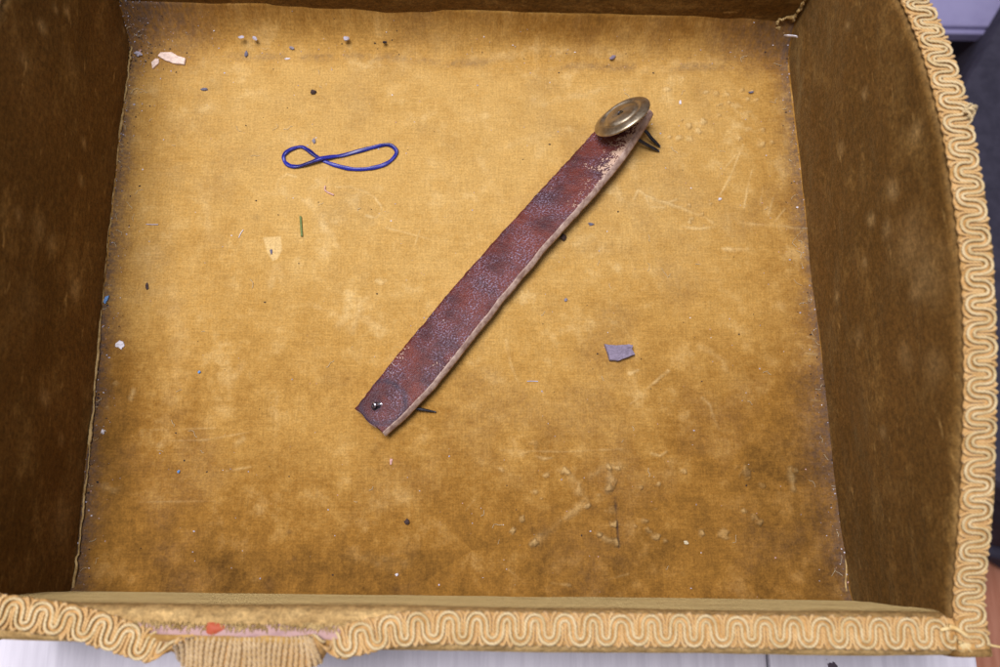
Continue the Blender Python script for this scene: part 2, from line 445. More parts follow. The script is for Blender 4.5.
# undulation, the cove where the cloth turns up at the back, thread ridges
Z += 0.0011 * (fbm(X * 22, Y * 22, 3, 3) - 0.5) + 0.0004 * (fbm(X * 95, Y * 95, 9, 3) - 0.5)
edge_b = (1 - gb) * 0.295 + (fbm(X * 18, Y * 0, 61, 3) - 0.5) * 0.006   # metres from the back seam
Z += 0.0185 * np.clip(1 - edge_b / 0.021, 0, 1) ** 2.4
eb_f = gb * 0.295; ea_l = ga * 0.36; ea_r = (1 - ga) * 0.36
Z += 0.0022 * np.clip(1 - eb_f / 0.008, 0, 1) ** 2 + 0.0016 * np.clip(1 - ea_l / 0.006, 0, 1) ** 2 + 0.0016 * np.clip(1 - ea_r / 0.006, 0, 1) ** 2
Z = np.maximum(Z, -0.003)
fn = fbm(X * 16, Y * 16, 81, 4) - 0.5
fade_shade = (0.98 - 0.58 * smooth01(gb + fn * 0.12, 0.70, 0.02) - 0.30 * np.exp(-(eb_f / 0.022)) - 0.30 * np.exp(-(edge_b / 0.024) ** 4) - 0.26 * np.exp(-(edge_b / 0.0080) ** 2)
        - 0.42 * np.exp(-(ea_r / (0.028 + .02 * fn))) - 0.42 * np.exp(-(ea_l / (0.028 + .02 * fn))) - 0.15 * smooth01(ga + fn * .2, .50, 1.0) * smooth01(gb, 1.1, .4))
fade_shade = np.maximum(fade_shade + 0.06 * fn, 0.20)
fade_shade = np.clip(fade_shade, 0, 1)  # colour fading, plus shade toward front, sides and back painted in
dn = fbm(X * 60, Y * 60, 33, 4)
dust = (0.85 * np.exp(-(ea_l / (0.0010 + 0.010 * dn)) ** 1.6) + 0.75 * np.exp(-(ea_r / (0.0010 + 0.009 * dn)) ** 1.6))
corner_bl = np.hypot(ea_l / 0.038, edge_b / 0.026)
dust = np.maximum(dust, 0.75 * np.exp(-(corner_bl * (0.6 + 0.9 * dn)) ** 2))
corner_br = np.hypot(ea_r / 0.05, (edge_b - .008) / 0.012)
dust = np.maximum(dust, 0.5 * np.exp(-(corner_br * (0.6 + 0.9 * dn)) ** 2))
dust = np.maximum(dust, 0.40 * np.exp(-((edge_b - 0.019) / 0.0026) ** 2) * smooth01(dn, .45, .62))
dust = np.maximum(dust, 0.55 * np.exp(-(np.hypot(ea_r / .013, (gb - .25) / .22) ** 2)) * (0.5 + dn))
dust = np.maximum(dust, 0.16 * smooth01(fbm(X * 30, Y * 30, 71, 4), .5, .75))
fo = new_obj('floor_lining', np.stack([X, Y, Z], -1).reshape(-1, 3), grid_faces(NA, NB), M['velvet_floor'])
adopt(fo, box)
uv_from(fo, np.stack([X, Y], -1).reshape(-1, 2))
attr(fo, 'wear_sheen', np.clip(wear_sheen, 0, 1).ravel()); attr(fo, 'mark', mark.ravel()); attr(fo, 'fade_shade', fade_shade.ravel()); attr(fo, 'dust', np.clip(dust, 0, 1).ravel())

def floor_z(x, y):
    d = (X[::2, ::2] - x) ** 2 + (Y[::2, ::2] - y) ** 2
    return float(Z[::2, ::2].ravel()[np.argmin(d)])
def F(u, v):
    p = P(u, v); z = floor_z(p[0], p[1]); p = P(u, v, z); p[2] = z
    return p

# ------------------------------------------------------------------ walls
RI, RO = 0.0050, 0.0045
def rim_profile(h, n_in=44):
    """(outward, height) points from the inner foot over the rounded top to the outer foot"""
    pr = [(0.0, zz) for zz in np.linspace(-0.002, h - RI, n_in)]
    pr += [(RI - RI * math.cos(a), h - RI + RI * math.sin(a)) for a in np.linspace(0, math.pi / 2, 9)[1:]]
    pr += [(o, h) for o in np.linspace(RI, T - RO, 8)[1:]]
    pr += [(T - RO + RO * math.sin(a), h - RO + RO * math.cos(a)) for a in np.linspace(0, math.pi / 2, 8)[1:]]
    pr += [(T, zz) for zz in np.linspace(h - RO, BENCH_Z + 0.012, 8)[1:]]
    return np.array(pr)

def wall(p, q, hfun, e0, e1, seed, bulge=0.0, rub_amt=1.0, t0=1.0, rub_sheen_reach=0.004, smudges=()):
    """wall whose inner foot runs p -> q (outward is to the right of that direction); e0/e1 lengthen its ends"""
    p = np.array(p[:2]); q = np.array(q[:2]); L = np.linalg.norm(q - p); d = (q - p) / L
    out = np.array([d[1], -d[0]])
    ss = np.linspace(-e0, L + e1, 230)
    V = []; U = []; rub = []
    for s in ss:
        h = float(hfun(s / L)); pr = rim_profile(h); pr[:, 0] *= t0 + (1 - t0) * min(1, max(0, s / (0.4 * L)))
        xy = p + d * s + out * pr[:, :1]
        V.append(np.column_stack([xy, pr[:, 1]]))
        arc = np.concatenate([[0], np.cumsum(np.hypot(*np.diff(pr, axis=0).T))])
        U.append(np.column_stack([np.full(len(pr), s), arc])); rub.append(smooth01(h - pr[:, 1], rub_sheen_reach, 0.0) * smooth01(pr[:, 0], -0.002, 0.003))  # rubbed rim; on the front wall also painted sheen
    V = np.array(V); U = np.array(U); rub = np.array(rub)
    # soft unevenness of the cloth over the board
    nz = (0.0010 if bulge else 0.0026) * (fbm(U[..., 0] * 25 + 50, U[..., 1] * 40 + 50, seed, 4) - 0.5)
    nz = nz + bulge * (fbm(U[..., 0] * 14 + 31, U[..., 1] * 6 + 3, seed + 2, 3) - 0.35) * smooth01(V[..., 2], 0.002, 0.03) * (U[..., 1] < H_END + .002) * smooth01(U[..., 1], H_END + .002, H_END - .012)
    V[..., 0] -= out[0] * nz; V[..., 1] -= out[1] * nz
    n1, n2 = V.shape[:2]
    f = grid_faces(n1, n2).tolist()
    f.append([k for k in range(n2)]); f.append([(n1 - 1) * n2 + k for k in range(n2)][::-1])
    o = new_obj('wall', V.reshape(-1, 3), [q_[::-1] for q_ in f], M['velvet_wall'])
    adopt(o, box); uv_from(o, U.reshape(-1, 2) + np.array([seed * 0.37, seed * 0.21]))
    rr = rub * (0.45 + 0.9 * (fbm(U[..., 0] * 120 + 9, U[..., 1] * 200 + 9, seed + 5, 3) - 0.3))
    rr = rr * rub_amt
    rn = fbm(U[..., 0] * 160 + 77, U[..., 1] * 160 + 77, seed + 9, 4)
    for u, v, rad, amt in smudges:
        c = PX(u, v, (out[0], out[1], 0.0), np.array([p[0], p[1], 0.0]))
        d2 = np.hypot((V[..., 0] - c[0]) * d[0] + (V[..., 1] - c[1]) * d[1], (V[..., 2] - c[2]) * 1.0) / (rad * 0.00042)
        rr = np.maximum(rr, 1.4 * amt * np.exp(-(d2 * (0.45 + 1.1 * rn)) ** 2) * (V[..., 2] < 0.12))
    attr(o, 'rub', np.clip(rr, 0, 1).ravel())
    return p, d, out, L
flat_h = lambda q: H_END
WF = wall(FL, FR, flat_h, 0.001, 0.001, 11, 0.0026, t0=0.82, rub_sheen_reach=0.03)                 # front; grazing sheen on its inner face painted as pale colour
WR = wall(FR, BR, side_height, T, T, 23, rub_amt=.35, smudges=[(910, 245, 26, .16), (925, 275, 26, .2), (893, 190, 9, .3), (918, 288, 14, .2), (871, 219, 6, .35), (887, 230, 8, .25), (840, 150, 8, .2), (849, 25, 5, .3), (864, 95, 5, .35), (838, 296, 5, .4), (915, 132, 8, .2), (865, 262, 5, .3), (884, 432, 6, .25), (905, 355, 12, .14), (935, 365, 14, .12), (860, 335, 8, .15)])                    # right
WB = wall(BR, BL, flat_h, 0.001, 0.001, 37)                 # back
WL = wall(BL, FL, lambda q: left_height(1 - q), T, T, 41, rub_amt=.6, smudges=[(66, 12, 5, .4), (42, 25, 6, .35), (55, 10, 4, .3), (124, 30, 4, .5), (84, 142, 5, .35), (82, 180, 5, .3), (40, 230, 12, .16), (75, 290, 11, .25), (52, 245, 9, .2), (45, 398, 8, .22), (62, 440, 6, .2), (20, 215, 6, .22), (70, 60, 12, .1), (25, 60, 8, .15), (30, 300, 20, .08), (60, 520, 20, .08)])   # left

def prism(name, poly, z0, z1, mat, parent=None, bev=0.0, smooth=False):
    n = len(poly); v = [(*p[:2], z0) for p in poly] + [(*p[:2], z1) for p in poly]
    f = [list(range(n))[::-1], [n + k for k in range(n)]] + [[k, (k + 1) % n, n + (k + 1) % n, n + k] for k in range(n)]
    o = new_obj(name, v, f, mat, None, smooth)
    if bev:
        md = o.modifiers.new('bevel', 'BEVEL'); md.width = bev; md.segments = 2
    if parent is not None: adopt(o, parent)
    return o
def outset(c, a, b):
    return np.array([c[0] + a, c[1] + b])
prism('base_board', [outset(FL, -T + .001, -T * .82 + .001), outset(FR, T - .001, -T + .001), outset(BR, T - .001, T - .001), outset(BL, -T + .001, T - .001)],
      BENCH_Z, -0.0035, M['board_under'], box, 0.001)

# ------------------------------------------------------------------ seams: raw cloth edges along the joints
def seam(pts, r, seed, bumps=1.0):
    pts = catmull(pts, max(30, int(len(pts) * 26)))
    n = len(pts); rg = np.random.default_rng(seed)
    low = np.interp(np.arange(n), np.linspace(0, n, n // 9 + 2), rg.uniform(.35, 1.25, n // 9 + 2))
    rad = r * low * (0.55 + 0.9 * np.convolve(rg.random(n + 6), np.ones(7) / 7, 'valid')[:n] * bumps)
    w = np.column_stack([np.convolve(rg.normal(0, 1, n + 4), np.ones(5) / 5, 'valid')[:n] for _ in range(3)]) * r * 0.9
    w[:, 2] = w[:, 2] * .6 + (low - .8) * r
    v, f, _ = tube(pts + w, rad, 7)
    o = new_obj('seam_edge', v, f, M['seam']); adopt(o, box); return o
seam([P(74, 588, .002), P(79, 545, .0022), P(86, 480, .0018), P(91, 430, .002), P(96, 370, .0022), P(101, 310, .0020), P(107, 250, .0024), P(112, 200, .002), P(118, 150, .002), P(123, 110, .002), P(128, 70, .002), P(133, 30, .002)], 0.00065, 5)
seam([P(847, 592, .0015), P(843, 500, .0018), P(835, 430, .0018), P(829, 350, .0016), P(822, 300, .0016), P(815, 240, .0016), P(806, 180, .0018), P(801, 140, .0018), P(796, 100, .0018), P(791, 70, .002)], 0.0005, 6)
def corner_line(c, z0, z1, dx, dy, r, seed):
    seam([np.array([c[0] + dx, c[1] + dy, zz]) for zz in np.linspace(z0, z1, 7)], r, seed)
corner_line(BL, 0.010, 0.082, .0012, -.0012, 0.0008, 7)
corner_line(BR, 0.018, 0.082, -.0022, -.0010, 0.0009, 8)
# curled flap of cloth at the back right corner
fp = [np.array([BR[0] - .0022, BR[1] - .001, .022]), P(779, 20, .018), P(777, 26, .013), P(781, 30, .011), P(788, 32, .010), P(791, 33, .009)]
seam(fp, 0.0009, 12)

# ------------------------------------------------------------------ scroll braid (gimp)
LAM, AMP, OFF, RC = 0.0104, 0.0040, 0.00104, 0.00057

def braid(center, across, flip=None, ribs=None, seed=1, lam=LAM):
    """braid along a 3-D path; across = unit vectors to the braid's width; flip = angle about the path at arc length"""
    pts = np.asarray(center, float); ac = np.asarray(across, float)
    arc = np.concatenate([[0], np.cumsum(np.linalg.norm(np.diff(pts, axis=0), axis=1))]); L = arc[-1]
    def frame(s):
        s = np.clip(np.asarray(s, float), 0, L)
        c = np.column_stack([np.interp(s, arc, pts[:, k]) for k in range(3)])
        e = 0.0015
        tn = np.column_stack([np.interp(np.clip(s + e, 0, L), arc, pts[:, k]) - np.interp(np.clip(s - e, 0, L), arc, pts[:, k]) for k in range(3)])
        tn /= np.linalg.norm(tn, axis=1)[:, None]
        a = np.column_stack([np.interp(s, arc, ac[:, k]) for k in range(3)])
        a -= tn * np.sum(a * tn, 1)[:, None]; a /= np.linalg.norm(a, axis=1)[:, None]
        n = np.cross(tn, a)
        n *= np.where(n[:, 2:3] < 0, -1, 1)
        if flip is not None:
            ph = np.asarray(flip(s))[:, None]
            a, n = a * np.cos(ph) + n * np.sin(ph), -a * np.sin(ph) + n * np.cos(ph)
        return c, a, n
    def MAP(s, t, h):
        c, a, n = frame(s); return c + a * np.asarray(t)[:, None] + n * np.asarray(h)[:, None]
    # band
    ns = int(L / 0.0011); sg = np.linspace(0, L, ns); prof_t = np.array([-1, -.96, -.6, 0, .6, .96, 1, .9, 0, -.9]) ; prof_h = np.array([0, .5, .85, 1, .85, .5, 0, -.35, -.35, -.35])
    rg = np.random.default_rng(seed)
    m = len(prof_t); S = np.repeat(sg, m)
    wob = 1 + 0.05 * np.sin(S / lam * 4 * np.pi)
    band = MAP(S, np.tile(prof_t, ns) * 0.0057 * wob, np.tile(prof_h, ns) * 0.0011)
    f = grid_faces(ns, m, True).tolist() + [list(range(m))[::-1], [(ns - 1) * m + k for k in range(m)]]
    root = new_obj('scroll_braid', band, f, M['braid_base']); adopt(root, box)
    nper = L / lam
    th = np.linspace(0, 2 * np.pi * nper, int(nper * 30))
    cc = 0.93 * lam / (4 * np.pi)
    jit_s = np.interp(th, np.linspace(0, th[-1], int(nper * 2) + 2), rg.normal(0, 0.00034, int(nper * 2) + 2))
    jit_t = 1 + np.interp(th, np.linspace(0, th[-1], int(nper * 2) + 2), rg.normal(0, 0.06, int(nper * 2) + 2))
    sx = lam * th / (2 * np.pi) - cc * np.sin(2 * th) + jit_s; tx = AMP * np.sin(th) * jit_t
    d = np.column_stack([np.gradient(sx), np.gradient(tx)]); d /= np.linalg.norm(d, axis=1)[:, None]
    for sg_ in (-1, 1):
        cs = sx - d[:, 1] * OFF * sg_; ct = tx + d[:, 0] * OFF * sg_
        ok = (cs > 0.0008) & (cs < L - 0.0008)
        hh = 0.0017 + 0.00025 * np.sin(th * 1.7 + sg_)
        c3 = MAP(cs[ok], ct[ok], hh[ok])
        _, _, nn = frame(cs[ok])
        v, fc, _ = tube(c3, RC, 8, flatdir=nn.mean(0))
        cord = new_obj('scroll_cord', v, fc, M['scroll'])
        cord.parent = root; cord.matrix_parent_inverse = Matrix.Translation(-box.location) @ Matrix.Identity(4)
    # peach stems with forked picot loops between the lobes
    bag = Bag()
    k = 0
    while (k + 0.5) * lam / 2 < L:
        s0 = (k + 0.5) * lam / 2; sgn = 1 if k % 2 == 0 else -1
        for e in (-1, 1):
            j = rg.normal(0, 0.00022, 4)
            ps = np.array([0.00042, 0.00042, 0.00048, 0.0010, 0.0017, 0.0022]) * e + s0 + j[0]
            pt = np.array([AMP - 0.0026, 0.0005, -AMP + 0.0010, -AMP - 0.0007, -AMP - 0.00150 + j[1], -AMP - 0.0009 + j[2]]) * sgn
            ph = np.array([0.0011, 0.0013, 0.0014, 0.0014, 0.0011, 0.0005])
            q = catmull(np.column_stack([ps, pt, ph]), 14)
            if q[:, 0].min() < 0.0008 or q[:, 0].max() > L - 0.0008: continue
            c3 = MAP(q[:, 0], q[:, 1], q[:, 2])
            v, fc, _ = tube(c3, np.interp(np.arange(14), [0, 6, 11, 13], [.0005, .00055, .00066, .0005]), 6)
            bag.add(v, fc)
        k += 1
    pic = bag.build('picot_loops', M['peach']); pic.parent = root; pic.matrix_parent_inverse = Matrix.Translation(-box.location)
    tag(pic, kind='stuff')
    if ribs:
        s = ribs[0]
        while s < ribs[1]:
            tt = np.linspace(-0.0056, 0.0056, 15); q = rg.normal(0, .00015)
            c3 = MAP(np.full(15, s) + q + .0004 * np.sin(tt * 260 + s * 300), tt, np.full(15, -0.0007))
            rad = 0.00088 * (1 + 0.16 * np.sin(tt * 2600 + rg.random() * 6)) * np.where(abs(tt) > .0052, .8, 1)
            v, fc, _ = tube(c3, rad, 7)
            rb = new_obj('braid_rib', v, fc, M['rib']); rb.parent = root; rb.matrix_parent_inverse = Matrix.Translation(-box.location)
            s += 0.00182
    return frame, MAP, L

# the adopt() offset for children of a braid root is the root's own world offset
ZR = H_END + 0.0004
# right side: follows the arch
def side_path(W, off, hf, e0, e1, n=160):
    p, d, out, L = W
    s = np.linspace(-e0, L + e1, n)
    xy = p + d * s[:, None] + out * off
    return np.column_stack([xy, hf(s / L) + 0.0006]), np.column_stack([np.tile(out, (n, 1)), np.zeros(n)])
pr_, ar_ = side_path(WR, 0.0068, side_height, 0.0125, 0.012)
braid(pr_, ar_, seed=21, lam=0.0098)
pl_, al_ = side_path(WL, 0.0068, lambda q: left_height(1 - q), 0.012, 0.006)
braid(pl_, al_, seed=22, lam=0.0098)
pb_, ab_ = side_path(WB, 0.0080, lambda q: np.full_like(q, H_END), -0.002, -0.002)
braid(pb_, ab_, seed=23)
# front: has come unglued at the left and sags outward, turned over in the middle of the sag
fpx = [(-66, 604, .0872), (-30, 607, .0872), (0, 611, .0872), (40, 616, .0872), (75, 622.5, .0872), (105, 631, .0870), (135, 641, .0866), (160, 648, .0864), (178, 651, .0864),
       (200, 653, .0866), (230, 653.5, .0866), (265, 653.5, .0866), (300, 652, .0866), (322, 648, .0868), (345, 642, .0870), (372, 635, .0872), (400, 629.5, .0872), (440, 627, .0872), (500, 628.5, .0872), (600, 629.5, .0872),
       (700, 630.5, .0872), (800, 632, .0872), (880, 633, .0872), (935, 633.5, .0872), (955, 634, .0872)]
fpx = [(u_, v_, z_ + H_END - .0865) for u_, v_, z_ in fpx]
fc3 = catmull([P(*q) for q in fpx], 500)
fac = np.tile([0, -1.0, 0], (500, 1))
farc = np.concatenate([[0], np.cumsum(np.linalg.norm(np.diff(fc3, axis=0), axis=1))])
def s_at(u):   # arc length where the front braid passes picture column u
    k = np.argmin([np.linalg.norm(fc3[i, :2] - P(u, np.interp(u, [q[0] for q in fpx], [q[1] for q in fpx]), H_END)[:2]) for i in range(500)])
    return farc[k]
sA0, sA1, sB0, sB1 = s_at(142), s_at(200), s_at(304), s_at(350)
flipf = lambda s: math.pi * (smooth01(s, sA0, sA1) - smooth01(s, sB0, sB1))
braid(fc3, fac, flip=flipf, ribs=(sA1 - .008, sB0 + .006), seed=24)
for o in scene.objects:        # children of the braid bands are already in box space
    if o.parent and o.parent.name.startswith('scroll_braid'): o.matrix_parent_inverse = Matrix.Identity(4)

# ------------------------------------------------------------------ exposed strip on the front rim where the braid has come away
def rim_z(o):
    if o < RI: return H_END - RI + math.sqrt(max(0, RI ** 2 - (RI - o) ** 2))
    if o > T - RO: return H_END - RO + math.sqrt(max(0, RO ** 2 - (o - T + RO) ** 2))
    return H_END
def rim_strip(name, u0, u1, o_lo, o_hi, lift, mat, seed, na=120, nb=10, amp=0.0007):
    p, d, out, L = WF
    xa = P(u0, 620, H_END)[0]; xb = P(u1, 620, H_END)[0]
    V = []
    for i, x in enumerate(np.linspace(xa, xb, na)):
        e = min(1.0, min(i, na - 1 - i) / (na * 0.12)) ** 0.5
        n1 = (vnoise(np.array([x * 220]), np.array([seed * 3.3]), seed)[0] - .5) * amp * 2
        n2 = (vnoise(np.array([x * 260]), np.array([seed * 7.1]), seed + 1)[0] - .5) * amp * 2
        mid = (o_lo + o_hi) / 2; lo = mid + (o_lo + n1 - mid) * e; hi = mid + (o_hi + n2 - mid) * e
        s = (x - p[0]) / d[0]
        for j, tt in enumerate(np.linspace(0, 1, nb)):
            oo = lo + (hi - lo) * tt
            z = rim_z(min(max(oo, 0.0003), T - 0.0003)) + lift * math.sin(math.pi * (0.08 + 0.84 * tt)) ** 0.5 + 0.0003 * (vnoise(np.array([x * 500]), np.array([tt * 5]), seed + 4)[0] - .5)
            xy = p + d * s + out * oo * (0.82 + 0.18 * min(1, s / (0.4 * L)))
            V.append((xy[0], xy[1], z))
    o = new_obj(name, V, [q[::-1] for q in grid_faces(na, nb).tolist()], mat); adopt(o, box); return o
rim_strip('exposed_lining', 112, 402, 0.0072, 0.0126, 0.0007, M['pink_lining'], 3)['label'] = 'pink and purple strip laid bare on the front rim'
rim_strip('outer_cloth_edge', 128, 345, 0.0112, 0.0146, 0.0018, M['outer_velvet'], 5, amp=0.0008)
# red dab
p, d, out, L = WF
c = P(214, 628.5, H_END + .0006); V = [(c[0], c[1], c[2] + .0010)]; n = 18
for rr, zz in ((.55, .0008), (1.0, -.0001)):
    for k in range(n):
        a = 2 * math.pi * k / n; w = 1 + .12 * math.sin(3 * a + 1)
        V.append((c[0] + .0036 * rr * w * math.cos(a), c[1] + .0022 * rr * w * math.sin(a), c[2] + zz))
fcs = [[0, 1 + k, 1 + (k + 1) % n] for k in range(n)] + [[1 + k, 1 + n + k, 1 + n + (k + 1) % n, 1 + (k + 1) % n] for k in range(n)]
rd = adopt(new_obj('red_dab', V, fcs, M['red_dab']), box); rd['label'] = 'round red dab on the bared front rim'
# frayed velvet edge: short fibres
bag = Bag(); rg = np.random.default_rng(77)
for k in range(520):
    u = rg.uniform(112, 405); x = P(u, 620, H_END)[0]; s = (x - p[0]) / d[0]; o0 = .0066 + rg.normal(0, .0005); ln = rg.uniform(.0008, .0024)
    a = p + d * s + out * o0; b2 = a + out * ln + d * rg.normal(0, .0006)
    v, f, _ = tube([(a[0], a[1], H_END + .0001), ((a + b2)[0] / 2, (a + b2)[1] / 2, H_END + .0011), (b2[0], b2[1], H_END + .0010)], [.00018, .00015, .00006], 4)
    bag.add(v, f)
fr = adopt(bag.build('frayed_fibres', M['seam']), box); tag(fr, kind='stuff')

# loose threads where the braids meet and along the right rim
def thread(pts, r, mat='thread', n=40):
    v, f, _ = tube(catmull(pts, n), np.linspace(r, r * .6, n), 6)
    return adopt(new_obj('loose_thread', v, f, M[mat]), box)
zt = H_END + .003
thread([P(940, 630, zt), P(952, 628, zt + .001), P(963, 632, zt), P(975, 639, zt - .002), P(990, 645, zt - .003), P(1012, 649, zt - .006)], .00075)
thread([P(948, 626, zt + .001), P(957, 629, zt + .001), P(968, 637, zt), P(972, 642, zt - .002)], .0010)
for k in range(9):
    a = P(960 + k % 3, 640 + k % 2 * 2, zt); e = P(958 + 2.2 * k, 652 + (k * 7) % 5 * .8, zt - .004)
    thread([a, (a + e) / 2 + [0, 0, .0012], e], .0009, n=14)
ztuft = 0.126
for k in range(7):
    a = P(963, 113, ztuft); e = P(972 + (k * 5) % 6, 105 + 2.4 * k, ztuft + .002 - .001 * (k % 3))
    thread([a, (a + e) / 2 + np.array([.0008 * (k % 3 - 1), .0006, .002]), e, e + np.array([-.001, -.0015, -.002])], .0005, 'scroll', 14)
thread([P(810, 224, .003), P(813, 229, .004), P(815, 238, .004), P(815, 246, .0035), P(817, 252, .003)], .00055, 'seam', 30)

# ------------------------------------------------------------------ leather strap with brass stud
def leather_material():
    m, t, b = nt('maroon_leather')
    uv = node(t, 'ShaderNodeTexCoord').outputs['UV']
    n1 = noise(t, uv, 45, 5, 0.65); n2 = noise(t, uv, 1250, 3, 0.6); n3 = noise(t, uv, 210, 5, 0.72)
    col = mix(t, ramp(t, n1, 0.34, 0.66), (0.062, 0.018, 0.022), (0.175, 0.036, 0.022))
    n4 = noise(t, uv, 1700, 2, 0.6)
    col = mix(t, ramp(t, n4, 0.50, 0.68, 0, 0.75), col, (0.028, 0.012, 0.018))
    veil = ramp(t, noise(t, uv, 60, 4, .6), .40, .62)
    col = mix(t, math_(t, 'MULTIPLY', ramp(t, n2, 0.50, 0.63, 0, 0.85), veil), col, (0.29, 0.235, 0.33))
    col = mix(t, ramp(t, n3, 0.58, 0.70, 0, 0.28), col, (0.030, 0.014, 0.022))
    col = mix(t, math_(t, 'MULTIPLY', attr_in(t, 'imprint'), ramp(t, n3, .30, .60, .35, 1.0)), col, (0.036, 0.028, 0.048))
    sc = math_(t, 'ADD', attr_in(t, 'scuff'), math_(t, 'MULTIPLY', math_(t, 'SUBTRACT', n3, 0.5), 3.0))
    sc2 = math_(t, 'ADD', sc, math_(t, 'MULTIPLY', math_(t, 'SUBTRACT', n2, 0.5), 2.2))
    col = mix(t, ramp(t, sc2, 0.62, 0.70), col, (0.60, 0.42, 0.30))
    t.links.new(col, b.inputs['Base Color'])
    b.inputs['Roughness'].default_value = 0.40
    b.inputs['Specular IOR Level'].default_value = 0.35
    crk = ramp(t, noise(t, uv, 420, 3, .6, (1.0, .16, 1.0)), .40, .52)
    h = math_(t, 'ADD', math_(t, 'ADD', math_(t, 'MULTIPLY', n2, 0.7), n3), math_(t, 'MULTIPLY', crk, .12))
    bump(t, b, h, 0.75, 0.0008)
    return m
M['leather'] = leather_material()
M['leather_cut'] = simple('cut_leather_edge', (0.64, 0.50, 0.41), (0.30, 0.19, 0.155), 260, 0.95, 0.5, 0.0006, spec=0.1, lo=.30, hi=.72)
M['brass'] = None
def brass_material():
    m, t, b = nt('tarnished_brass')
    co = node(t, 'ShaderNodeTexCoord').outputs['Object']
    n = noise(t, co, 120, 5, 0.7); n2 = noise(t, co, 700, 3, 0.6)
    col = mix(t, ramp(t, n, 0.35, 0.65), (0.34, 0.27, 0.165), (0.54, 0.46, 0.33))
    t.links.new(mix(t, ramp(t, n2, 0.6, 0.75, 0, .5), col, (0.12, 0.085, 0.05)), b.inputs['Base Color'])
    b.inputs['Metallic'].default_value = 0.9
    t.links.new(ramp(t, n, 0.3, 0.7, 0.30, 0.46), b.inputs['Roughness'])
    bump(t, b, n2, 0.12, 0.0003)
    return m
M['brass'] = brass_material()
M['iron'] = simple('dark_iron', (0.035, 0.035, 0.042), (0.085, 0.085, 0.10), 400, 0.38, 0.2, metal=0.75, spec=0.5)
M['bright_iron'] = simple('bright_iron', (0.35, 0.35, 0.40), (0.55, 0.55, 0.62), 300, 0.25, 0.1, metal=0.9, spec=0.5)

Ls = [(355, 409), (378, 379), (415, 334), (445, 298), (500, 234), (537, 194.5), (562, 167), (580, 147.5), (597, 128), (607, 117), (612, 112)]
Rs = [(382.5, 433), (407, 408), (446, 367), (478, 324.5), (532, 259.5), (570, 214), (595, 187), (612, 166.5), (631, 141), (643, 121), (649, 109)]
THK, SW = 0.0042, 0.0190
topL = []; topR = []
for k, (l, r) in enumerate(zip(Ls, Rs)):
    a = k / (len(Ls) - 1)
    pl = P(*l, THK + 0.0016)
    best = min(np.linspace(0.0075, 0.0175, 101), key=lambda zz: abs(zz - (0.0095 + 0.0050 * a)) * 0.6 + abs(np.linalg.norm(P(*r, zz) - pl) - SW))
    topL.append(pl); topR.append(P(*r, best))
NS, NT = 220, 16
def fit_edge(pts):
    pts = np.array(pts); k = np.concatenate([[0], np.cumsum(np.linalg.norm(np.diff(pts, axis=0), axis=1))]); k /= k[-1]
    return np.column_stack([np.polyval(np.polyfit(k, pts[:, c], 4), np.linspace(0, 1, NS)) for c in range(3)])
cl = fit_edge(topL); cr = fit_edge(topR)
for A in (cl, cr): A[:, 2] = np.convolve(np.pad(A[:, 2], 12, 'edge'), np.ones(25) / 25, 'valid')
tang = np.gradient((cl + cr) / 2, axis=0); tang /= np.linalg.norm(tang, axis=1)[:, None]
acr = cr - cl; width = np.linalg.norm(acr, axis=1); acr /= width[:, None]
nor = np.cross(acr, tang); nor *= np.sign(nor[:, 2:3])
arc_s = np.concatenate([[0], np.cumsum(np.linalg.norm(np.diff((cl + cr) / 2, axis=0), axis=1))]); SLEN = arc_s[-1]
rg = np.random.default_rng(5)
eL = np.convolve(rg.normal(0, .00025, NS + 2), np.ones(3) / 3, 'valid'); eR = np.convolve(rg.normal(0, .00050, NS + 10), np.ones(11) / 11, 'valid')
V = []; U = []; sc = []; im = []; fm = []
tt = np.linspace(0, 1, NT)
def strap_pt(i, t, depth):
    wave = 0.0005 * math.sin(math.pi * t) + 0.0003 * (vnoise(np.array([arc_s[i] * 90]), np.array([t * 3]), 15)[0] - .5)
    lo = eL[i]; hi = width[i] + eR[i]
    return cl[i] + acr[i] * (lo + (hi - lo) * t) + nor[i] * (wave - depth) + tang[i] * 0.0005 * math.sin(t * 9) * (i == 0)
nside = 5
for i in range(NS):
    ring = [(t, 0.0, 0) for t in tt] + [(1.0 + 0.060 * q + 0.02 * math.sin(q * 3), THK * q, 1) for q in np.linspace(0, 1, nside + 1)[1:]] + [(t, THK, 0) for t in tt[::-1]] + [(0.0 - 0.012 * math.sin(q * 3), THK * (1 - q), 1) for q in np.linspace(0, 1, nside + 1)[1:-1]]
    ringn = len(ring)
    for t, dpt, s in ring:
        jt = rg.normal(0, .00003) if s else 0
        V.append(strap_pt(i, t + jt * 20, dpt)); U.append((arc_s[i], t * 0.019 + dpt * 1.0))
        a = arc_s[i] / SLEN
        sc.append(0.0 + 0.72 * smooth01(a, .60, .92) * smooth01(t, .25, .95) + 0.28 * smooth01(t, .92, 1.0) + 0.62 * math.exp(-((a - .16) / .035) ** 2 - ((t - .04) / .13) ** 2) + 0.42 * smooth01(a, .82, .9) * smooth01(t, .12, 0.0) - 0.05)
        dd = math.hypot((arc_s[i] - .0105), (t - .45) * .019)
        im.append(0.85 * math.exp(-((dd - .0105) / .0013) ** 2) + 0.9 * math.exp(-(math.hypot(arc_s[i] - .008, (t - .40) * .019) / .0020) ** 2))
faces = grid_faces(NS, ringn, True).tolist()
matix = []
for q in range(NS - 1):
    for j in range(ringn):
        matix.append(0 if (j < NT - 1 or NT - 1 + nside <= j < 2 * NT - 1 + nside) else 1)
faces += [list(range(ringn))[::-1], [(NS - 1) * ringn + k for k in range(ringn)]]; matix += [1, 1]
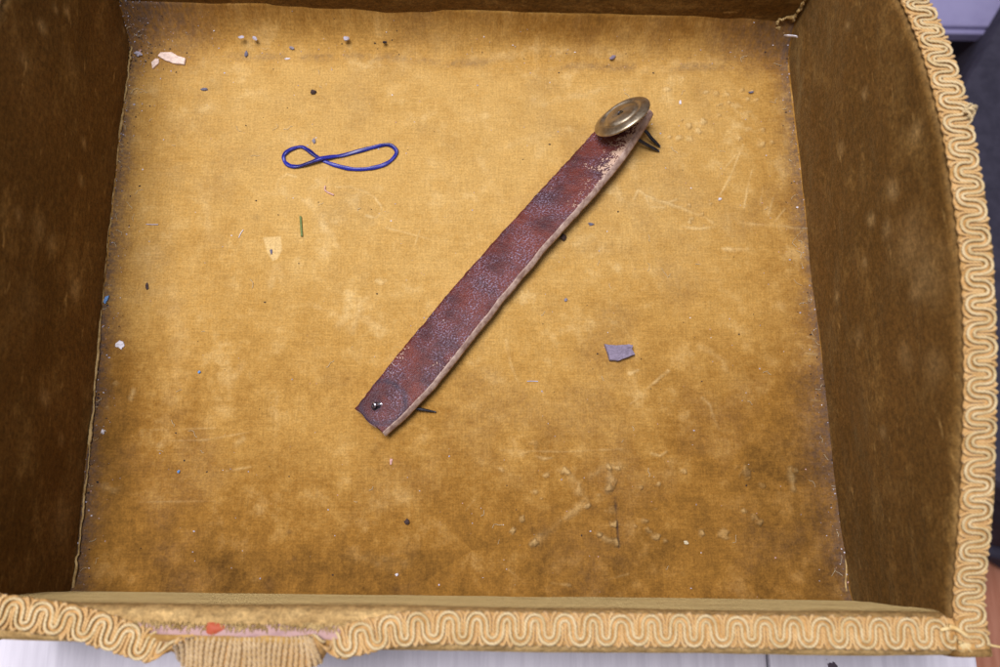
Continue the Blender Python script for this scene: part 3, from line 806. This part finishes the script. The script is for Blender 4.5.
strap_c = (cl[NS // 2] + cr[NS // 2]) / 2
strap = empty('leather_strap', (strap_c[0], strap_c[1], 0.0))
tag(strap, 'worn maroon leather strap with a tarnished brass stud lying across the velvet', 'strap')
so = new_obj('strap_body', V, [f[::-1] for f in faces], None, mats=[M['leather'], M['leather_cut']], fmat=matix)
adopt(so, strap); uv_from(so, U); attr(so, 'scuff', sc); attr(so, 'imprint', np.clip(im, 0, 1))
# the body's sharp edges
so.data.update()

# brass stud head: a lathe about its own tilted axis
view = RM @ np.array([(621.5 - 500) / FPX, -(115 - 333.5) / FPX, -1.0]); view /= np.linalg.norm(view)
ix = RM @ np.array([1.0, 0, 0]); iy = RM @ np.array([0, 1.0, 0])
mdir = -0.47 * ix + 0.88 * iy; mdir -= view * (mdir @ view); mdir /= np.linalg.norm(mdir)
ca = 0.40; axis = -view * ca + mdir * math.sqrt(1 - ca * ca)
e1 = np.cross(axis, [0, 0, 1]); e1 /= np.linalg.norm(e1); e2 = np.cross(axis, e1)
stud_c = P(621.5, 115.5, 0.0225)
prof = [(0, .0010), (.0012, .0010), (.0018, .0016), (.0030, .0019), (.0060, .0018), (.0082, .0015), (.0094, .0006), (.0102, .0007), (.0114, .0014), (.0130, .0011), (.0146, .0003), (.0153, -.0004), (.0153, -.0010), (.0146, -.0013), (.0125, -.0008), (.006, -.0002), (0, 0)]
prof = catmull(prof, 60); nsd = 72
V = []
for r, h in prof:
    for k in range(nsd):
        a = 2 * math.pi * k / nsd
        dent = 1 + 0.008 * math.sin(2 * a + .5) + .006 * math.sin(3 * a)
        V.append(stud_c + (e1 * math.cos(a) + e2 * math.sin(a)) * max(r, 1e-5) * dent + axis * (h + .00018 * math.sin(3 * a + r * 500)))
stud = adopt(new_obj('brass_stud', V, grid_faces(60, nsd, True), M['brass']), strap); stud['label'] = 'tarnished round brass stud head'
def rod(name, pts, r, mat, parent, n=24, taper=0.6):
    v, f, _ = tube(catmull(pts, n), np.interp(np.linspace(0, 1, n), [0, .8, 1], [r, r, r * taper]), 10)
    return adopt(new_obj(name, v, f, M[mat]), parent)
rod('stud_rivet', [stud_c + axis * .0018, stud_c + axis * .0013 + e1 * .0001, stud_c + axis * .0005], .0014, 'iron', strap, 8)
us = P(622, 128, .0105)
rod('stud_shank', [stud_c - axis * .0002, stud_c - axis * .004, us - [0, 0, .003]], .0016, 'iron', strap, 12, 1.0)
rod('prong', [us - [0, 0, .003], P(642.5, 129.5, .0075), P(652, 139, .0045), P(660, 146.5, .0016)], .00095, 'iron', strap)
rod('prong', [us - [.001, 0, .003], P(636, 138.5, .0075), P(648, 145.5, .0042), P(659, 151, .0014)], .00095, 'iron', strap)
def on_strap(a, t, lift):
    i = int(np.argmin(abs(arc_s - a))); return strap_pt(i, t, -lift)
hs, ht = .0076, .40
rod('nail', [on_strap(hs, ht, -.004), P(400, 410, .0042), P(414, 408.5, .0030), P(436, 412, .0011)], .00085, 'iron', strap, 34, .45)
V = []; n = 18; i0 = int(np.argmin(abs(arc_s - hs)))
for rr, lf in ((1.0, .0001), (.7, .00025), (0.02, .0002)):
    for k in range(n):
        a = 2 * math.pi * k / n; w = rr * .0021 * (1 + .22 * math.sin(2 * a + 1) + .12 * math.sin(5 * a))
        V.append(on_strap(hs, ht, .0002 + lf) + tang[i0] * w * math.cos(a) + acr[i0] * w * math.sin(a))
adopt(new_obj('nail_hole', V, grid_faces(3, n, True), simple('hole_dark', (.010, .008, .010), (.02, .015, .02), 50, .9, 0)), strap)
q0 = on_strap(hs, ht, 0.0)
ex = P(377, 408, .01) - P(370, 411, .01); ex /= np.linalg.norm(ex)
v, f, _ = tube([q0 - ex * .0006 + nor[i0] * .0022, q0 + ex * .0008 + nor[i0] * .0014, q0 + ex * .0024 + nor[i0] * .0002], .00075, 10)
adopt(new_obj('nail_shaft', v, f, M['bright_iron']), strap)
hd = ex * .8 - nor[i0] * .45; hd /= np.linalg.norm(hd); hc_ = q0 - ex * .0007 + nor[i0] * .0022
v, f, _ = tube([hc_ - hd * .0004, hc_ - hd * .0002, hc_ + hd * .0003], [.0012, .0015, .0014], 14)
adopt(new_obj('nail_head', v, f, M['bright_iron']), strap)
# torn fibres at the strap's foot
bag = Bag()
for k in range(16):
    a = P(400 + (k % 5), 414 + (k % 4) * 1.5, .006); e = a + np.array([.0012 + .0006 * (k % 3), -.0012 + .0008 * (k % 4), -.003])
    v, f, _ = tube([a, (a + e) / 2 + [0, 0, .0005], e], [.0004, .0003, .0001], 5); bag.add(v, f)
adopt(bag.build('torn_fibres', simple('torn_leather_fibre', (.30, .10, .05), (.22, .07, .05), 200, .9)), strap)

# ------------------------------------------------------------------ blue rubber band
cp = [(905, 165), (880, 125), (830, 110), (740, 128), (620, 160), (520, 188), (440, 203), (370, 220), (290, 246), (210, 265), (150, 262), (110, 235), (100, 195), (122, 163),
      (165, 138), (225, 125), (270, 147), (330, 192), (400, 232), (480, 260), (570, 281), (650, 285), (730, 276), (810, 255), (870, 218)]
zs = [.0012, .0014, .0013, .0012, .0012, .0014, .0022, .0031, .0026, .0016, .0012, .0012, .0014, .0014, .0013, .0012, .0012, .0012, .0012, .0012, .0012, .0012, .0012, .0012, .0012]
ctr = []
for (a, b2), z in zip(cp, zs):
    q = F(270 + a / 7.14, 130 + b2 / 7.14); ctr.append(q + [0, 0, z - .0004])
ctr = catmull_closed(ctr, 240)
M['rubber'] = simple('blue_rubber', (0.006, 0.008, 0.13), (0.014, 0.021, 0.29), 90, 0.32, 0.15, spec=0.5)
n = len(ctr)
tn = np.roll(ctr, -1, 0) - np.roll(ctr, 1, 0); tn /= np.linalg.norm(tn, axis=1)[:, None]
side = np.cross(tn, [0, 0, 1.0]); side /= np.linalg.norm(side, axis=1)[:, None]; up = np.cross(side, tn)
tw = 0.55 * np.sin(np.linspace(0, 2 * np.pi, n, endpoint=False) * 2 + .6)
V = []
sq = [(1, .35), (.9, .85), (.4, 1), (-.4, 1), (-.9, .85), (-1, .35), (-1, -.35), (-.9, -.85), (-.4, -1), (.4, -1), (.9, -.85), (1, -.35)]
for i in range(n):
    a = side[i] * math.cos(tw[i]) + up[i] * math.sin(tw[i]); b2 = -side[i] * math.sin(tw[i]) + up[i] * math.cos(tw[i])
    for p1, p2 in sq: V.append(ctr[i] + (a * p1 * .00096 + b2 * p2 * .00064) * (1 + .10 * math.sin(i * .21) + .05 * math.sin(i * .57)))
f = grid_faces(n, 12, True).tolist() + [[(n - 1) * 12 + k, k, (k + 1) % 12, (n - 1) * 12 + (k + 1) % 12] for k in range(12)]
rb = new_obj('rubber_band', V, f, M['rubber'])
tag(rb, 'dark blue rubber band twisted into a figure of eight on the velvet', 'rubber band')

# ------------------------------------------------------------------ debris, each piece a thing
def dmat(name, c):
    return simple(name, tuple(x * .8 for x in c), tuple(min(1, x * 1.15) for x in c), 500, .85, .5, .0003, stretch=(1, 2, 1))
COL = {'pale_wood': (.78, .62, .52), 'lavender': (.50, .48, .56), 'slate': (.16, .155, .21), 'white': (.78, .76, .80), 'dark': (.035, .026, .026), 'brown': (.07, .045, .04),
       'bark': (.235, .20, .27), 'blue': (.16, .32, .62), 'green': (.17, .23, .075), 'pink': (.62, .38, .33), 'cream': (.66, .58, .38), 'grey': (.27, .25, .29), 'navy': (.02, .03, .09)}
DM = {k: dmat(k + '_debris', c) for k, c in COL.items()}

def crumb(name, u, v, w, h, ang, colr, label, cat, thick=0.5, seed=0, group=None):
    """an irregular lump: an icosphere-like body with random facets"""
    rg = np.random.default_rng(seed * 17 + 3)
    c = F(u, v); k = 0.00044; n = 9; V = []; rows = [(.0, -.9), (.75, -.75), (1.0, -.1), (.8, .6), (.35, .95)]
    th = thick * min(w, h) * k * .5
    for ri, (rr, zz) in enumerate(rows):
        for j in range(n):
            a = 2 * math.pi * j / n
            q = 0.92 + rg.uniform(-.38, .30)
            V.append((rr * q * w * k * .5 * math.cos(a), rr * q * h * k * .5 * math.sin(a), (zz + rg.uniform(-.15, .15)) * th))
    V = np.array(V); ca, sa = math.cos(-ang), math.sin(-ang)
    V[:, :2] = V[:, :2] @ np.array([[ca, sa], [-sa, ca]])
    V += c + np.array([0, 0, th * .8])
    f = grid_faces(len(rows), n, True).tolist() + [[(len(rows) - 1) * n + j for j in range(n)]]
    o = new_obj(name, V - c, f, DM[colr], smooth=False); o.location = tuple(c)
    return tag(o, label, cat, group)

def chip(name, pix, colr, label, cat, thick, tilt=0.0, seed=0, lift=0.0):
    """a flat broken piece with a traced outline, real thickness and a rough top"""
    rg = np.random.default_rng(seed)
    pts = np.array([F(*p) for p in pix]); c = pts.mean(0)
    out = []
    for a, b2 in zip(pts, np.roll(pts, -1, 0)):
        for q in (0, .33, .66): out.append(a + (b2 - a) * q + (np.append(rg.normal(0, .00012, 2), 0) if q else 0))
    out = np.array(out); n = len(out); V = []
    for rr, zz in ((1.0, 0.0), (1.02, .5), (.98, 1.0), (.6, 1.05), (0.25, 1.02)):
        for q in out:
            d = q - c; V.append([c[0] + d[0] * rr, c[1] + d[1] * rr, c[2] + lift + thick * (zz + (rg.normal(0, .05) if zz > .9 else 0)) + tilt * d[0]])
    f = grid_faces(5, n, True).tolist() + [list(range(n)), [4 * n + j for j in range(n)][::-1]]
    V = np.array(V); V[:, 2] += max(0, 0.0001 + c[2] - V[:, 2].min())
    o = new_obj(name, V - c, [q[::-1] for q in f], DM[colr], smooth=False); o.location = tuple(c)
    return tag(o, label, cat)

chip('wood_splinter', [(158.5, 57), (161, 53.5), (172, 53), (178, 57), (186, 59.5), (185, 65.5), (178, 65), (166, 61.5)], 'pale_wood', 'long pale wood splinter on the velvet near the dusty back corner', 'wood splinter', .0012, seed=1)
chip('wood_flake', [(152, 63), (156, 59.5), (159.5, 60), (159, 64), (153, 69.5)], 'pale_wood', 'short pale wood flake touching the end of the long splinter', 'wood flake', .0009, seed=2)
chip('bark_chip', [(604, 345), (615, 346.5), (626, 346), (632, 346.5), (631, 351), (634, 356), (624, 359.5), (617, 362), (609, 361)], 'bark', 'grey purple chip with a notched end, alone on the velvet beside the strap', 'chip', .0026, .05, seed=3)
chip('paint_flake', [(116, 344), (120, 340.5), (124, 342), (125, 346), (122, 350), (119, 347.5), (115.5, 347)], 'white', 'ragged pinkish white flake beside the left seam', 'flake', .0007, seed=4)
chip('blue_flake', [(103.5, 302), (106, 297), (110, 296), (108, 301), (105, 304)], 'blue', 'small light blue flake against the left seam', 'flake', .0007, seed=5)
chip('white_fragment', [(781, 40), (785, 37), (789, 37), (789.5, 46), (789, 51), (785, 45)], 'white', 'white three-cornered fragment wedged in the back corner by the curled cloth', 'fragment', .0011, seed=6, lift=.0055)
for a in [
    ('grey_crumb', 139, 54.5, 11, 7, .3, 'lavender', 'pale grey crumb in the thick corner dust left of the splinter', 'crumb', .8),
    ('pale_flake', 241.5, 37.5, 8, 4, -.1, 'lavender', 'pale flat flake next to the slate seed near the back seam', 'flake', .5),
    ('slate_seed', 246.5, 55, 4, 11, .15, 'slate', 'upright slate grey seed shape near the back seam', 'seed', .9),
    ('slate_sliver', 205, 90, 10, 4, -.05, 'slate', 'slate sliver lying alone below the long splinter', 'sliver', .8),
    ('fluffy_crumb', 254.5, 39, 7, 5, .4, 'lavender', 'fluffy pale crumb right beside the pale flat flake', 'crumb', .8),
    ('grey_crumb', 346.5, 40, 7, 7, .6, 'lavender', 'largest pale grey crumb along the dust line of the back wall', 'crumb', .8),
    ('dark_crumb', 385, 43, 6, 4, 0, 'dark', 'black crumb in the dust line of the back wall', 'crumb', .9),
    ('grey_sliver', 292, 48.5, 9, 4, .25, 'grey', 'grey sliver above the white sliver near the back seam', 'sliver', .7),
    ('white_sliver', 287.5, 59, 8, 3, 0, 'white', 'white sliver below the grey sliver near the back seam', 'sliver', .6),
    ('brown_crumb', 313.5, 93, 8, 6, .2, 'brown', 'dark purplish crumb on open velvet above the rubber band', 'crumb', .9),
    ('slate_sliver', 314.2, 141.5, 4.5, 9, -.25, 'grey', 'slate sliver standing just above the rubber band crossing', 'sliver', .8),
    ('brown_sliver', 613, 57.5, 9, 4.5, -.5, 'bark', 'purple brown sliver on bare velvet behind the brass stud', 'sliver', .7),
    ('round_crumb', 562.8, 238, 8, 8, 0, 'brown', 'round dark brown crumb touching the cut edge of the strap', 'crumb', 1.0),
    ('grey_sliver', 591, 224.5, 7.5, 4, .1, 'slate', 'grey sliver a little way off the cut edge of the strap', 'sliver', .7),
    ('grey_sliver', 565.5, 300, 5, 4.5, -.8, 'grey', 'tiny grey sliver between the strap and the purple chip', 'sliver', .7),
    ('white_crumb', 103.5, 432, 4.5, 5.5, 0, 'white', 'bright white crumb against the left seam', 'crumb', .9),
    ('pale_sliver', 391, 462, 3.5, 9, .1, 'pink', 'pale upright sliver below the bare end of the strap', 'sliver', .6),
    ('dark_crumb', 407, 522, 7, 6.5, .5, 'brown', 'dark brown crumb on plain velvet towards the front wall', 'crumb', .8),
    ('dark_seed', 147.5, 286.5, 3.5, 8, -.2, 'brown', 'thin dark seed on the velvet near the light blue flake', 'seed', .8),
    ('grey_sliver', 271.5, 251.5, 3, 7.5, -.2, 'slate', 'grey sliver lying on the cream patch of velvet', 'sliver', .7),
    ('white_crumb', 719.5, 199.5, 5, 4, .3, 'white', 'white crumb beside thin scratches in the velvet', 'crumb', .8),
    ('white_flake', 680, 102.5, 3.5, 6, .1, 'white', 'small white flake among the pale puckers right of the stud', 'flake', .6),
    ('grey_sliver', 751, 92.5, 7, 3, -.1, 'slate', 'slate sliver on a ring-shaped pucker of the velvet', 'sliver', .7),
    ('cream_crumb', 686, 542.5, 6, 4, .3, 'cream', 'cream crumb between the raised puckers near the front wall', 'crumb', .8),
    ('navy_crumb', 836, 441.5, 6, 5, 0, 'navy', 'dark blue crumb in the dust by the right seam', 'crumb', .9),
    ('blue_crumb', 178.8, 472, 3.6, 3.6, 0, 'blue', 'tiny blue crumb on open velvet in front of the left seam dust', 'crumb', .9),
    ('blue_crumb', 199.5, 372.5, 3.6, 3.4, 0, 'blue', 'tiny blue grey crumb beside a broad pale rub in the velvet', 'crumb', .9),
    ('white_crumb', 397, 574.5, 4, 4, .4, 'white', 'tiny white crumb on the shaded velvet close to the front wall', 'crumb', .9),
    ]:
    crumb(*a, seed=int(a[1] * 7 + a[2]))
def fibre(name, pix, r, colr, label, cat, n=24):
    pts = catmull([F(*q) + [0, 0, r * 1.1 + .0002] for q in pix], n)
    c = pts[n // 2].copy(); v, f, _ = tube(pts, r, 6)
    o = new_obj(name, v - c, f, DM[colr]); o.location = tuple(c)
    return tag(o, label, cat)
fibre('green_bristle', [(300.8, 217), (301.3, 224), (301.7, 231), (302.2, 237)], .00055, 'green', 'short olive green bristle on the velvet below the rubber band', 'bristle')
fibre('curled_thread', [(325.5, 186.5), (325, 190), (327.5, 192.5), (330.5, 194), (334, 195.5)], .0004, 'pink', 'short curled pinkish thread below the rubber band', 'thread')
fibre('lint_hair', [(146.5, 224.5), (152, 224.8), (158.5, 224.8)], .00022, 'lavender', 'straight pale hair of lint near the left seam', 'lint')
fibre('lint_hair', [(527, 381.5), (532, 381.3), (538, 381.6)], .00024, 'lavender', 'straight pale hair of lint left of the purple chip', 'lint')
fibre('lint_hair', [(239, 238), (241, 233.5), (243.5, 230)], .0002, 'white', 'slanting white hair of lint near the cream patch', 'lint')

# dust and grit nobody could count
def specks(name, pts, rmin, rmax, colr, label, cat, seed):
    rg = np.random.default_rng(seed); V = []; Fc = []; k = 0
    oct_ = np.array([[1, 0, 0], [-1, 0, 0], [0, 1, 0], [0, -1, 0], [0, 0, 1], [0, 0, -1.]])
    of = [(0, 2, 4), (2, 1, 4), (1, 3, 4), (3, 0, 4), (2, 0, 5), (1, 2, 5), (3, 1, 5), (0, 3, 5)]
    for (x, y, z) in pts:
        r = rmin + (rmax - rmin) * rg.random() ** 2.2
        s = oct_ * (r * rg.uniform(.5, 1.3, (6, 1))) * np.array([1, 1, .6]); a = rg.random() * 6.28
        R2 = np.array([[math.cos(a), -math.sin(a), 0], [math.sin(a), math.cos(a), 0], [0, 0, 1]])
        s = s @ R2.T * np.array([rg.uniform(.6, 1.5), 1, 1])
        V.append(s + np.array([x, y, z + r * .45])); Fc += [(q[0] + k, q[1] + k, q[2] + k) for q in of]; k += 6
    o = new_obj(name, np.concatenate(V), Fc, DM[colr], smooth=False)
    return tag(o, label, cat, kind='stuff')
def from_ab(a, b):
    i = np.clip((a * (NA - 1)).astype(int), 0, NA - 1); j = np.clip((b * (NB - 1)).astype(int), 0, NB - 1)
    return np.column_stack([X[i, j], Y[i, j], Z[i, j]]) + np.column_stack([RNG.normal(0, .0003, len(a)), RNG.normal(0, .0003, len(a)), np.zeros(len(a))])
def dusty(n_open, n_left, n_right, n_back, n_corner):
    A = [np.column_stack([RNG.random(n_open), RNG.random(n_open)]),
         np.column_stack([np.abs(RNG.normal(0.006, .014, n_left)), RNG.random(n_left)]),
         np.column_stack([1 - np.abs(RNG.normal(0.004, .012, n_right)), RNG.random(n_right)]),
         np.column_stack([RNG.random(n_back) ** 1.5, 1 - np.abs(RNG.normal(.05, .022, n_back))]),
         np.column_stack([np.abs(RNG.normal(0, .03, n_corner)), 1 - np.abs(RNG.normal(.02, .06, n_corner))])]
    A = np.clip(np.concatenate(A), .004, .996); return from_ab(A[:, 0], A[:, 1])
specks('pale_dust', dusty(170, 130, 90, 90, 120), .00012, .00050, 'lavender', 'pale grey dust specks scattered over the velvet floor', 'dust', 1)
specks('white_grit', dusty(90, 25, 20, 20, 20), .00012, .00048, 'white', 'fine white grit scattered over the velvet floor', 'grit', 2)
specks('dark_grit', dusty(110, 170, 70, 60, 120), .00013, .00060, 'dark', 'fine dark grit gathered along the velvet seams', 'grit', 3)
specks('reddish_grit', dusty(70, 20, 20, 25, 10), .00013, .00045, 'pink', 'reddish leather crumbs finely strewn over the velvet floor', 'grit', 4)

bag = Bag(); rg = np.random.default_rng(91)
for k in range(110):
    if k < 60: a_, b_ = rg.random(), rg.random()
    else: a_, b_ = (abs(rg.normal(0, .02)) if k % 2 else 1 - abs(rg.normal(0, .015))), rg.random()
    q = from_ab(np.array([min(max(a_, .01), .99)]), np.array([min(max(b_, .01), .99)]))[0]
    th_ = rg.random() * 6.28; ln = rg.uniform(.0015, .0055); pts = []
    for j in range(6):
        pts.append(q + np.array([math.cos(th_) * ln * j / 5, math.sin(th_) * ln * j / 5, .0003 + .0004 * math.sin(j * .63)])); th_ += rg.normal(0, .25)
    v, f, _ = tube(pts, rg.uniform(.00006, .00011), 4); bag.add(v, f)
lint = bag.build('lint_fibres', DM['cream']); tag(lint, 'fine pale lint fibres strewn over the velvet floor', 'lint', kind='stuff')

# ------------------------------------------------------------------ what lies around the box
def painted_wood():
    m, t, b = nt('chipped_white_paint')
    co = node(t, 'ShaderNodeTexCoord').outputs['Object']
    g = noise(t, co, 40, 5, 0.6, (6, 0.5, 1)); c1 = noise(t, co, 55, 4, 0.65); c2 = noise(t, co, 16, 2, .5)
    col = mix(t, ramp(t, g, .3, .7), (0.56, 0.545, 0.60), (0.68, 0.665, 0.72))
    ch = math_(t, 'MULTIPLY', ramp(t, c1, .67, .685), ramp(t, c2, .50, .56))
    col = mix(t, ch, col, (0.06, 0.04, 0.06))
    t.links.new(col, b.inputs['Base Color']); b.inputs['Roughness'].default_value = .55
    h = math_(t, 'SUBTRACT', math_(t, 'MULTIPLY', g, .4), ch); bump(t, b, h, .5, .0006)
    return m
M['paint'] = painted_wood()
bench = empty('white_bench', (0.0, 0.12, -0.45))
tag(bench, 'white painted wooden bench with chipped paint carrying the velvet box', 'bench')
xs = [-0.36, -0.105, P(768, 655, BENCH_Z)[0], P(978, 655, BENCH_Z)[0]]
for k in range(len(xs) - 1):
    prism('board', [(xs[k] + .0006, -.14), (xs[k + 1] - .0006, -.14), (xs[k + 1] - .0006, .34), (xs[k] + .0006, .34)], BENCH_Z - .022, BENCH_Z - .0002, M['paint'], bench, .0014)
for x in (-.33, .20):
    for y in (-.11, .31):
        prism('leg', [(x - .02, y - .02), (x + .02, y - .02), (x + .02, y + .02), (x - .02, y + .02)], -.45, BENCH_Z - .0225, M['paint'], bench, .002)
prism('batten', [(-.33, .06), (.20, .06), (.20, .10), (-.33, .10)], BENCH_Z - .042, BENCH_Z - .0225, M['paint'], bench, .002)

M['floor_wood'] = simple('red_brown_floor_wood', (0.44, 0.175, 0.10), (0.56, 0.25, 0.155), 30, .55, .2, stretch=(8, .6, 1))
gr = new_obj('floor', [(-1.5, -1.5, -.462), (2.5, -1.5, -.462), (2.5, 2.5, -.462), (-1.5, 2.5, -.462)], [(0, 1, 2, 3)], M['floor_wood'], smooth=False)
tag(gr, kind='structure')
for k in range(14):
    x0 = -.5 + k * .105
    pk = prism('plank', [(x0 + .001, -1.0), (x0 + .104, -1.0), (x0 + .104, 1.4), (x0 + .001, 1.4)], -.4615, -.4505, M['floor_wood'], None, .0015)
    pk.parent = gr
M['slate_case'] = simple('dark_slate_cloth', (0.030, 0.028, 0.045), (0.045, 0.042, 0.064), 90, .75, .2)
M['shade_sheet'] = simple('dark_shade_sheet', (0.018, 0.016, 0.026), (0.030, 0.026, 0.04), 120, .95, .6)
M['cabinet'] = simple('lavender_white_paint', (0.30, 0.28, 0.48), (0.36, 0.34, 0.55), 20, .5, .1)
zc = -.25
a0, a1 = P(962, 86, zc)[:2], P(1000, 21, zc)[:2]
dg = (a1 - a0) / np.linalg.norm(a1 - a0); pn = np.array([dg[1], -dg[0]])
nr = P(990, 478, zc)[:2]
c0 = a0 + dg * ((nr - a0) @ dg)
case = empty('storage_case', (*c0, -.4445))
tag(case, 'dark slate case lying on the floor beside the white bench', 'case')
def quad(c, l0, l1, w0, w1): return [c + dg * l0 + pn * w0, c + dg * l0 + pn * w1, c + dg * l1 + pn * w1, c + dg * l1 + pn * w0]
prism('case_body', quad(c0, .004, .546, .004, .376), -.4445, -.2905, M['slate_case'], case, .006)
prism('case_lid', quad(c0, 0, .55, 0, .38), -.290, zc, M['slate_case'], case, .008)
hc = c0 + dg * .05 + pn * .19
v, f, _ = tube(catmull([np.array([*(c0 + pn * .13 + dg * .006), -.34]), np.array([*(c0 + pn * .14 - dg * .02), -.34]), np.array([*(c0 + pn * .24 - dg * .02), -.34]), np.array([*(c0 + pn * .25 + dg * .006), -.34])], 24), .006, 8)
adopt(new_obj('handle', v, f, M['slate_case']), case)
shade_sheet = prism('shade_sheet', [(.30, P(995, 505, -.4455)[1]), (1.3, P(995, 505, -.4455)[1]), (1.3, 1.2), (.30, 1.2)], -.4495, -.4455, M['shade_sheet'], None, .001)  # dark sheet added where the floor lies in shade
tag(shade_sheet, 'dark sheet standing in for floor shade under the slate case', 'shade_sheet')
# white side table standing beyond
zt_ = -.30
yf = P(965, 28.5, zt_)[1]; ze = PX(965, 39, (0, 1, 0), np.array([0, yf, 0]))[2]
tab = empty('side_table', (.75, yf + .2, -.4445))
tag(tab, 'lavender white side table standing beyond the slate case', 'table')
prism('table_top', [(.20, yf + .003), (1.3, yf + .003), (1.3, yf + .42), (.20, yf + .42)], ze + .004, zt_, M['cabinet'], tab, .002)
prism('edge_moulding', [(.19, yf - .003), (1.31, yf - .003), (1.31, yf + .0025), (.19, yf + .0025)], ze, zt_ - .004, M['cabinet'], tab, .0015)
for x in (.24, 1.24):
    for y in (yf + .05, yf + .38):
        prism('leg', [(x - .02, y - .02), (x + .02, y - .02), (x + .02, y + .02), (x - .02, y + .02)], -.4445, ze + .0035, M['cabinet'], tab, .002)
